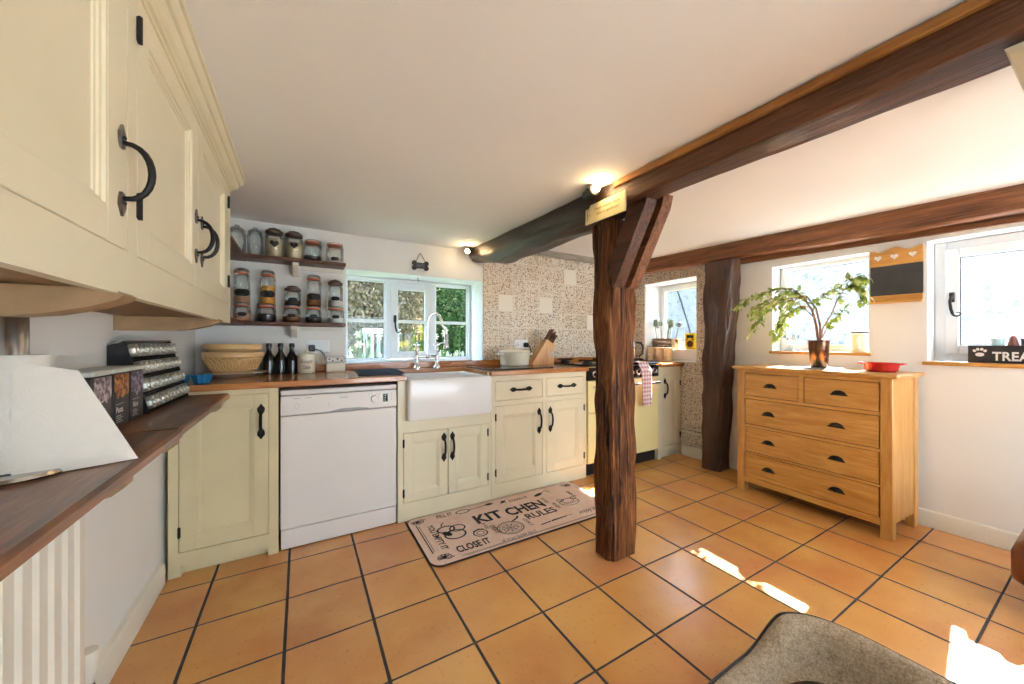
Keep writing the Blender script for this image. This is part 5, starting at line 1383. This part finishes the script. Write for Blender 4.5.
def sheet(u, v):
    # u along the pull, v up; free edge is a slant
    a = R(78)                                      # leaves the roll on the near side facing the room
    q0 = Vector((-.466+.0455*math.cos(R(-70)), 1.058+.0455*math.sin(R(-70))))
    topx = .070; botx = .150
    reach = botx+(topx-botx)*v
    curl = .016*math.sin(u*2.6)*(1-.3*v)
    x = q0.x+u*reach*1.0; y = q0.y+.045*u*(1.1-.4*v)*u+curl*.8
    z = ST+.0015+.213*v*(1-.10*u)+.0*u
    return (x, y, z)
mb = MB(); mb.grid(sheet, 24, 20); mb.grid(lambda u, v: tuple(Vector(sheet(u, v))+Vector((.0004, -.0008, 0))), 24, 20); mb.build('loose_sheet', holo, t, angle=180, recalc=False)
# dry-food boxes with printed fronts
def foodbox(label, word, y0, y1, cols, seed):
    t = thing('food_container', label, 'container', (-.508, (y0+y1)/2, ST))
    b = MB().box(-.555, -.462, y0+.001, y1-.001, ST, ST+.158, .004).build('box_body', M['black'], t)
    MB().box(-.556, -.459, y0+.0006, y1-.0006, ST+.1585, ST+.172, .004).build('lid', plain('pale_lid_plastic', srgb(206, 210, 200), .45), t)
    n = NT('food_photo_'+word.lower()); c_ = n.coord(); vv = n.voronoi(c_, 95, out='Color'); sc = n.n('ShaderNodeSeparateColor'); n.link(vv, sc.inputs[0])
    pm = n.principled(n.ramp(sc.outputs[0], [(i/(len(cols)-1), c) for i, c in enumerate(cols)]), .4)
    rnd = random.Random(seed); L = facing((-.4612, (y0+y1)/2, ST), '+x'); mb = MB(); mb.M = L
    top = .155; pts = [(-.05, top)]; nn = 12
    for k in range(nn+1): pts.append((-.05+.1*k/nn, .075+.018*rnd.random()+.012*abs(k-6)/6))
    pts.append((.05, top)); mb.add([(p, -.0004, q) for p, q in pts], [list(range(len(pts)))]); mb.build('food_picture', pm, b)
    mb = MB(); mb.M = L @ Matrix.Translation((-.018, -.0010, .052)) @ UPRIGHT; mb.text(word, h=.017, bold=.02)
    mb.stroke([(-.025, .016), (.03, .016)], .0012)
    for k in range(4): mb.stroke([(-.022, -.018-.006*k), (.012+.01*(k % 2), -.018-.006*k)], .0016)
    mb.build('lettering', M['txtwhite'], b)
foodbox('black flour box with pale printed front, nearest the paper roll', 'Flour', 1.342, 1.457, [srgb(60, 50, 56), srgb(150, 136, 142), srgb(206, 190, 190)], 1)
foodbox('black pasta box with orange printed front, middle of three', 'Pasta', 1.459, 1.576, [srgb(40, 22, 16), srgb(168, 92, 36), srgb(212, 146, 72)], 2)
foodbox('black rice box with purple-grey printed front beside the spice rack', 'Rice', 1.578, 1.694, [srgb(30, 26, 36), srgb(110, 100, 124), srgb(176, 166, 186)], 3)
# spice rack
t = thing('spice_rack', 'black four-tier spice rack leaning on the left wall beyond the food boxes', 'spice rack', (-.5, 2.0, ST))
ry0, ry1 = 1.722, 2.231
tiers = [(-.452-.0135*k, ST+.010+.0615*k) for k in range(4)]       # front lip of each tier
for y in (ry0, ry1-.005):
    mb = MB(); mb.prism([(WL+.001, ST), (-.455, ST), (-.462, ST+.03), (-.514, ST+.245), (-.52, ST+.252), (WL+.001, ST+.238)], 'y', y, y+.005); mb.build('side_panel', M['black'], t)
mb = MB(); mb.box(WL+.002, WL+.006, ry0+.006, ry1-.006, ST+.004, ST+.235); mb.build('back_panel', M['black'], t)
mb = MB(); mb.prism([(WL+.002, ST+.2395), (-.516, ST+.2535), (-.516, ST+.2575), (WL+.002, ST+.2435)], 'y', ry0, ry1); o = mb.build('top_panel', plain('grey_top', srgb(150, 144, 134), .5), t)
for (x, z) in tiers:
    mb = MB(); mb.box(WL+.0065, x-.006, ry0+.006, ry1-.006, z-.008, z-.005); mb.build('tier', M['black'], t)
capm = plain('hammered_silver_cap', srgb(206, 202, 190), .34, .75, var=.25, vs=80, bump=.6, bs=90)
def spice(x, y, z, first=None):
    if first: return dup(first, (x, y, z))
    t = thing('spice_jar', 'small silver-capped spice jar lying in the black rack', 'spice jar', (x, y, z), 'silver-capped jars in the spice rack')
    D = Matrix.Translation((x, y, z)) @ Matrix.Rotation(R(90-12), 4, 'Y') @ Matrix.Rotation(.26, 4, 'Z')   # axis points at the room, slightly up
    mb = MB(); mb.M = D; mb.lathe(0, 0, [(0, -.036), (.020, -.036), (.023, -.032), (.0235, .0), (0, .0)], 12); mb.build('glass_body', M['jarglass'], t)
    mb = MB(); mb.M = D; mb.lathe(0, 0, [(.0, .0005), (.0240, .0005), (.0243, .004), (.0243, .016), (.022, .022), (.012, .0225), (.009, .027), (0, .028)], 9); mb.build('cap', capm, t, angle=20)
    mb = MB(); mb.M = D; mb.lathe(0, 0, [(0, -.034), (.019, -.034), (.021, -.03), (.021, -.002), (0, -.001)], 10); mb.build('contents', lentil, t)
    return t
first = None
for k, (x, z) in enumerate(tiers):
    for j in range(10):
        q = spice(x-.022, ry0+.0325+j*.0493, z+.0235, first); first = first or q

# ------------------------------------------------------------------ kitchen mat
RX0, RX1, RY0, RY1 = .556, 1.832, 1.718, 2.262
n = NT('printed_mat_cloth'); c_ = n.coord(); a = n.noise(n.mapping(c_, (60, 4, 1)), 3, 4); b_ = n.noise(c_, 7, 4)
col = n.mix(.5, n.ramp(a, [(.3, srgb(214, 176, 154)), (.7, srgb(242, 214, 196))]), n.ramp(b_, [(.3, srgb(222, 184, 166)), (.7, srgb(246, 224, 210))]))
rugm = n.principled(col, .9, 0, n.bump(n.noise(c_, 260, 2), .3, .002))
t = thing('kitchen_mat', 'beige printed kitchen mat lettered KITCHEN RULES in front of the sink', 'mat', (1.194, 1.99, .0005))
def rr2(ins, r, n=8): return rrect(RX0+ins, RX1-ins, RY0+ins, RY1-ins, r, n)
mb = MB(); rings = [[(x, y, z) for x, y in rr2(i, r)] for i, r, z in ((0, .06, .0008), (0, .06, .007), (.003, .058, .0095))]
vs = [p for r_ in rings for p in r_]; n_ = len(rings[0]); fs = [[i*n_+k, i*n_+(k+1) % n_, (i+1)*n_+(k+1) % n_, (i+1)*n_+k] for i in range(2) for k in range(n_)]+[list(range(n_)), [2*n_+k for k in range(n_)]]
mb.add(vs, fs); rug = mb.build('mat_body', rugm, t)
mb = MB(); q = rr2(.001, .06); mb.tube([(x, y, .0052) for x, y in q], .0048, 6, True); mb.build('edge_binding', plain('dark_binding', srgb(62, 42, 34), .85), t)
Z = .0106; ink = MB()
def tx(s, cx, cy, w, h, rot=0, bold=.02, shear=0):
    ink.M = Matrix.Translation((cx, cy, Z)) @ Matrix.Rotation(rot, 4, 'Z'); ink.text(s, w=w, h=h, bold=bold, shear=shear); ink.M = Matrix()
tx('KIT', 1.02, 2.05, .185, .108, .0, .036); tx('CHEN', 1.285, 2.04, .285, .108, -.0, .036)
tx('RULES', 1.335, 1.925, .225, .070, 0, .025); tx('CLOSE IT', .81, 1.806, .195, .062, 0, .03); tx('FILL IT', .785, 2.205, .10, .040, 0, .02)
tx('YOU EMPTY IT', .664, 1.985, .285, .038, -PI/2, .02); tx('IF YOU', .952, 1.955, .07, .024, -PI/2); tx('OPEN IT', .985, 1.895, .10, .034, -PI/2, .02)
tx('IF YOU SLEEP IN IT', 1.075, 1.756, .225, .026, 0, 0); tx('CLEAN IT', 1.315, 2.175, .15, .028); tx('IF YOU', 1.46, 2.06, .08, .026, -PI/2); tx('COOK IT', 1.20, 1.87, .10, .026, -PI/2); tx('WASH', 1.485, 1.965, .08, .03, -PI/2)
tx('enjoy it', 1.62, 1.80, .14, .05, .0, .0, .3); tx('SMILE', 1.69, 2.06, .10, .028, -PI/2)
ink.M = Matrix.Translation((0, 0, Z))
def circ(cx, cy, rx, ry=None, w=.004, n=28, a0=0, a1=2*PI):
    ry = ry or rx; cl = abs(a1-a0-2*PI) < 1e-6
    ink.stroke([(cx+rx*math.cos(a0+(a1-a0)*k/(n if cl else n-1)), cy+ry*math.sin(a0+(a1-a0)*k/(n if cl else n-1))) for k in range(n)], w, 0, cl)
# pretzel / pair of peppers, tomato, pizza, pie
circ(.735, 2.035, .050, .036, .011); circ(.765, 1.960, .060, .048, .010); circ(.800, 2.02, .045, .036, .009); ink.disc(.725, 1.985, .020, .034, 0, 14, .6)
ink.stroke([(.72, 2.08), (.735, 2.11), (.75, 2.12)], .007)
circ(.895, 1.900, .040, .036, .008); circ(.895, 1.900, .022, .018, .005); ink.stroke([(.86, 1.93), (.90, 1.945), (.93, 1.93)], .007)
circ(1.075, 1.865, .082, .070, .006); circ(1.075, 1.865, .070, .058, .003)
for k in range(9):
    a = k*.7; circ(1.075+.035*math.cos(a), 1.865+.03*math.sin(a), .016, .012, .003, 10); ink.stroke([(1.075, 1.865), (1.075+.068*math.cos(a+.3), 1.865+.056*math.sin(a+.3))], .0025)
ink.stroke([(1.12, 1.925), (1.165, 1.945), (1.185, 1.968)], .012)
circ(.905, 2.195, .045, .022, .007, 24); ink.stroke([(.95, 2.197), (1.07, 2.205)], .006); circ(1.10, 2.206, .028, .012, .006, 18); ink.disc(1.10, 2.206, .022, .009, 0, 14)
ink.disc(1.20, 2.19, .022, .014, 0, 12, .5); ink.stroke([(1.17, 2.17), (1.23, 2.21)], .005); ink.stroke([(1.19, 2.215), (1.215, 2.165)], .004)
ink.disc(1.475, 2.165, .042, .016, 0, 16, .35); ink.stroke([(1.51, 2.18), (1.56, 2.20), (1.575, 2.16)], .007)
circ(1.60, 1.965, .075, .05, .005, 26); circ(1.60, 1.985, .05, .028, .005, 20); circ(1.555, 2.01, .025, .02, .005, 14); circ(1.66, 2.0, .022, .018, .006, 14); ink.stroke([(1.53, 1.955), (1.60, 1.94), (1.67, 1.955)], .005)
ink.add([(1.33, 1.800, 0), (1.45, 1.808, 0), (1.47, 1.818, 0), (1.34, 1.816, 0)], [[0, 1, 2, 3]]); ink.stroke([(1.25, 1.80), (1.33, 1.807)], .010); ink.stroke([(1.47, 1.813), (1.50, 1.815)], .004)
# border rules and corner flourishes
ink.stroke([(.594, 2.165), (.594, 1.835)], .006); ink.stroke([(.606, 2.15), (.606, 1.85)], .003)
ink.stroke([(.72, 1.7505-.006), (1.66, 1.7505-.006)], .004); ink.stroke([(.74, 1.7355), (1.66, 1.7355)], .0025)
ink.stroke([(.72, 2.243), (1.70, 2.243)], .003); ink.stroke([(1.80, 2.15), (1.80, 1.83)], .005)
for (cx, cy, fx, fy) in ((.615, 2.205, 1, -1), (.635, 1.775, 1, 1), (1.76, 2.205, -1, -1), (1.76, 1.775, -1, 1)):
    for k in range(5):
        a = k*.8; circ(cx+.024*math.cos(a)*fx, cy+.020*math.sin(a)*fy, .014, .010, .005, 10)
    ink.disc(cx, cy, .012, .010); ink.stroke([(cx-.03*fx, cy+.035*fy*0), (cx+.02*fx, cy-.02*fy), (cx+.05*fx, cy-.012*fy)], .006)
ink.M = Matrix(); ink.build('print', M['txtink'], rug, angle=180, recalc=False)

# ------------------------------------------------------------------ sign on the beam, bone sign, spotlights
t = thing('beam_sign', 'small cream painted sign with two lines of script on the beam above the post', 'sign', (1.262, 1.29, 1.70))
L = facing((1.262, 1.29, 1.752), '-x') @ Matrix.Rotation(R(1.0), 4, 'Y')
mb = MB(); mb.M = L; mb.box(-.132, .132, 0, .010, -.046, .046, .0015); bo = mb.build('board', plain('cream_sign', srgb(224, 208, 158), .6, var=.05, vs=20), t)
mb = MB(); mb.M = L @ Matrix.Translation((.018, -.0006, .014)) @ UPRIGHT; mb.text('Friends welcome always', w=.165, h=.017, shear=.3)
mb.M = L @ Matrix.Translation((.024, -.0006, -.012)) @ UPRIGHT; mb.text('family by appointment', w=.145, h=.016, shear=.3)
mb.M = L @ Matrix.Translation((0, -.0006, 0)) @ UPRIGHT; mb.stroke([(-.118, -.03), (-.113, -.01), (-.116, .01), (-.108, .03), (-.098, .022)], .003); mb.stroke([(-.113, -.01), (-.102, .0), (-.095, -.008)], .002)
mb.build('lettering', M['txtbrown'], bo)
def spot(label, p, d, on=True, r=.028, watts=2.5, mount=None, br=.019):
    t = thing('spotlight', label, 'spotlight', p); p = Vector(p); d = Vector(d).normalized()
    mb = MB(); mb.tube([p-d*.05, p-d*.045, p-d*.008, p+d*.02], [r*.55, r*.8, r, r], 20); mb._open = True
    mb.build('lamp_body', M['black'], t)
    mb = MB(); mb.cyl(p+d*.0202, p+d*.024, r*1.06, r*1.06, 20); mb.build('rim', M['iron'], t)
    b = MB().sphere(tuple(p+d*.034), br, 14, 10).build('bulb', M['bulb'], t)
    if mount:
        mb = MB(); mt = Vector(mount); mb.cyl(p-d*.03, mt, .006, n=8); mb.cyl(mt, mt+(mt-p).normalized()*.006, .02, n=14); mb.build('mount', M['black'], t)
    l = bpy.data.lights.new('spotlight_glow', 'POINT'); l.energy = watts; l.color = (1, .70, .34); l.shadow_soft_size = .02
    o = bpy.data.objects.new('spotlight_glow', l); COL.objects.link(o); o.location = p+d*.075
spot('lit black spotlight fixed to the beam above the cream sign', (1.218, 1.325, 1.838), (-.12, -.98, .12), watts=.7, mount=(1.25, 1.40, 1.855))
spot('lit spotlight under the ceiling between the bone sign and the beam end', (1.19, 2.78, 1.862), (-.35, -.8, -.25), r=.024, watts=.45, mount=(1.22, 2.82, 1.893))
spot('small lit spotlight hanging on the far side of the log beam over the tiles', (1.525, 2.52, 1.815), (-.1, -.8, -.5), r=.022, watts=.5, mount=(1.49, 2.55, 1.86), br=.014)
t = thing('bone_sign', 'dark bone-shaped sign hanging on a string above the sink window', 'sign', (.83, 2.885, 1.67))
mb = MB(); pts = []
for (sx_, sz_) in ((1, 1), (-1, 1), (-1, -1), (1, -1)):
    arc = [R(-62+ (232)*k/10) for k in range(11)]
    lobe = [(sx_*(.048+.019*math.cos(a)), sz_*(.019+.019*math.sin(a))) for a in arc]
    if sx_*sz_ < 0: lobe = lobe[::-1]
    pts += [(.828+p, 1.722+q) for p, q in lobe]
mb.prism(pts, 'y', 2.880, 2.892); bs = mb.build('bone', plain('slate_bone', srgb(52, 48, 48), .7, var=.1), t)
mb = MB(); mb.M = Matrix.Translation((.828, 2.8794, 1.722)) @ UPRIGHT
for k in range(3): mb.stroke([(-.035, .010-.010*k), (.035-.006*(k == 1), .010-.010*k)], .0022)
mb.build('faint_writing', M['greyline'], bs)
mb = MB(); mb.tube([(.79, 2.886, 1.752), (.826, 2.890, 1.822), (.832, 2.890, 1.822), (.868, 2.886, 1.752)], .0028, 6); mb.cyl((.829, 2.886, 1.820), (.829, 2.899, 1.820), .003, n=8); mb.build('string', plain('jute', srgb(150, 124, 88), .9), t)
mb = MB(); mb.tube([(.826, 2.905, 1.643), (.826, 2.912, 1.615), (.826, 2.918, 1.60)], .0025, 6); mb.sphere((.826, 2.918, 1.594), .006, 10, 6)
single('ceiling_hook', MB().tube([(.826, 2.95, 1.6365), (.826, 2.95, 1.615), (.831, 2.95, 1.606), (.838, 2.95, 1.612)], .0022, 6), M['iron'], 'tiny dark hook under the soffit of the sink window', 'hook', (.826, 2.95, 1.636))

# ------------------------------------------------------------------ dog bed, footstool, hung cupboard in the near corner
n = NT('brown_fleece'); c_ = n.coord(); a = n.noise(c_, 40, 5, .7); b_ = n.noise(c_, 160, 3, .7)
fle = n.principled(n.mix(.5, n.ramp(a, [(.3, srgb(150, 126, 98)), (.7, srgb(224, 200, 168))]), n.ramp(b_, [(.3, srgb(132, 110, 86)), (.7, srgb(230, 206, 174))])), .95, 0, n.bump(n.math('ADD', a, b_), .9, .012))
t = thing('dog_bed', 'brown fleece dog bed with dark piping on the tiles in the near corner', 'pet bed', (1.17, .31, 0))
bcx, bcy, brx, bry = 1.148, .300, .345, .315
def sup(a, p=3.6):
    c, s = math.cos(a), math.sin(a); return math.copysign(abs(c)**(2/p), c), math.copysign(abs(s)**(2/p), s)
def rim(a):
    # low doorway at the -x side, high bolster round the far and right sides
    d = (a-R(165)+PI) % (2*PI)-PI
    return .120+.090*smooth((abs(d)-1.33)/.55)
secs = [(1.0, .0), (1.06, .25), (1.075, .6), (1.05, .9), (.99, 1.0), (.93, .98), (.87, .86), (.83, .62), (.80, .42), (.60, .33), (.2, .31)]
N = 96; vs = []; fs = []
for i in range(N):
    a = 2*PI*i/N; cx, sy = sup(a); h = rim(a)
    for k, (f, g) in enumerate(secs):
        hh = h*g if k < 7 else (.055+(h*.84-.055)*max(0, (g-.31)/.53))
        j = 1+.012*noise.noise(Vector((cx*4, sy*4, k*.4)))
        vs.append((bcx+brx*cx*f*j, bcy+bry*sy*f*j, max(.001, hh)))
K_ = len(secs)
for i in range(N):
    for k in range(K_-1): fs.append([i*K_+k, ((i+1) % N)*K_+k, ((i+1) % N)*K_+k+1, i*K_+k+1])
fs.append([i*K_+K_-1 for i in range(N)]); fs.append([i*K_ for i in range(N)])
mb = MB(); mb.add(vs, fs); mb.build('bolster', fle, t, angle=180)
mb = MB(); mb.add([(bcx, bcy, .085)]+[(bcx+brx*.72*sup(2*PI*i/N)[0], bcy+bry*.72*sup(2*PI*i/N)[1], .078) for i in range(N)]+[(bcx+brx*.80*sup(2*PI*i/N)[0], bcy+bry*.80*sup(2*PI*i/N)[1], .060) for i in range(N)], [[0, 1+i, 1+(i+1) % N] for i in range(N)]+[[1+i, 1+(i+1) % N, 1+N+(i+1) % N, 1+N+i] for i in range(N)]); o = mb.build('cushion', plain('dark_brown_plush', srgb(74, 60, 48), .95, var=.25, vs=60, bump=.6, bs=150), t, angle=180); o['label'] = 'dark brown cushion in the bed'
mb = MB(); mb.tube([(bcx+brx*sup(2*PI*i/N)[0]*1.035, bcy+bry*sup(2*PI*i/N)[1]*1.035, rim(2*PI*i/N)*.945) for i in range(N)], .0045, 8, True); mb.build('piping', M['black'], t)
t = thing('footstool', 'rounded brown leather footstool at the right edge on a steel castor', 'footstool', (2.75, .02, 0))
lea = plain('brown_leather', srgb(104, 52, 28), .3, var=.12, vs=5, bump=.1)
mb = MB(); rings = [[(x, y, z) for x, y in rrect(2.485+i, 2.98-i, -.26+i, .262-i, .06)] for i, z in ((.02, .125), (.004, .14), (0, .16), (0, .25), (.012, .285), (.035, .305), (.07, .312), (.16, .318))]
vs = [p for r_ in rings for p in r_]; n_ = len(rings[0]); fs = [[i*n_+k, i*n_+(k+1) % n_, (i+1)*n_+(k+1) % n_, (i+1)*n_+k] for i in range(len(rings)-1) for k in range(n_)]+[list(range(n_)), [(len(rings)-1)*n_+k for k in range(n_)]]
mb.add(vs, fs); mb.build('cushion', lea, t, angle=60)
for x in (2.56, 2.91):
    for y in (-.19, .195):
        mb = MB(); mb.cyl((x, y, .06), (x, y, .125), .012, n=10); mb.cyl((x-.011, y, .030), (x+.011, y, .030), .029, n=18); mb.box(x-.016, x+.016, y-.012, y+.012, .045, .068, .003); mb.build('castor', M['steel'], t)
t = thing('hung_cupboard', 'cream cupboard hung beneath the beam, its moulded cornice corner showing', 'cupboard', (1.62, -.2, 1.3))
bx0, bx1, by0, by1 = 1.398, 1.86, -.55, .082
MB().box(bx0, bx1, by0, by1, 1.28, 1.742).build('carcass', M['cream'], t)
mb = MB(); cq = [(0, 1.688), (.010, 1.690), (.018, 1.702), (.034, 1.712), (.042, 1.728), (.058, 1.738), (.064, 1.752), (0, 1.752)]
vs = []; n_ = len(cq)
for p, q in cq: vs.append((bx0-p, by0, q))
for p, q in cq: vs.append((bx0-p, by1+p, q))
for p, q in cq: vs.append((bx1, by1+p, q))
mb.add(vs, [[s*n_+k, s*n_+(k+1) % n_, (s+1)*n_+(k+1) % n_, (s+1)*n_+k] for s in (0, 1) for k in range(n_)]+[list(range(n_)), [2*n_+k for k in range(n_)]])
mb.build('cornice', M['cream'], t, angle=20)
Lh = facing((bx0-.0205, by1, 0), '-x')
panel_door(t, Lh, .01, .30, 1.30, 1.67, .055, 'cream', (.27, 1.42), None)
panel_door(t, Lh, .305, .62, 1.30, 1.67, .055, 'cream', (.34, 1.42), None)
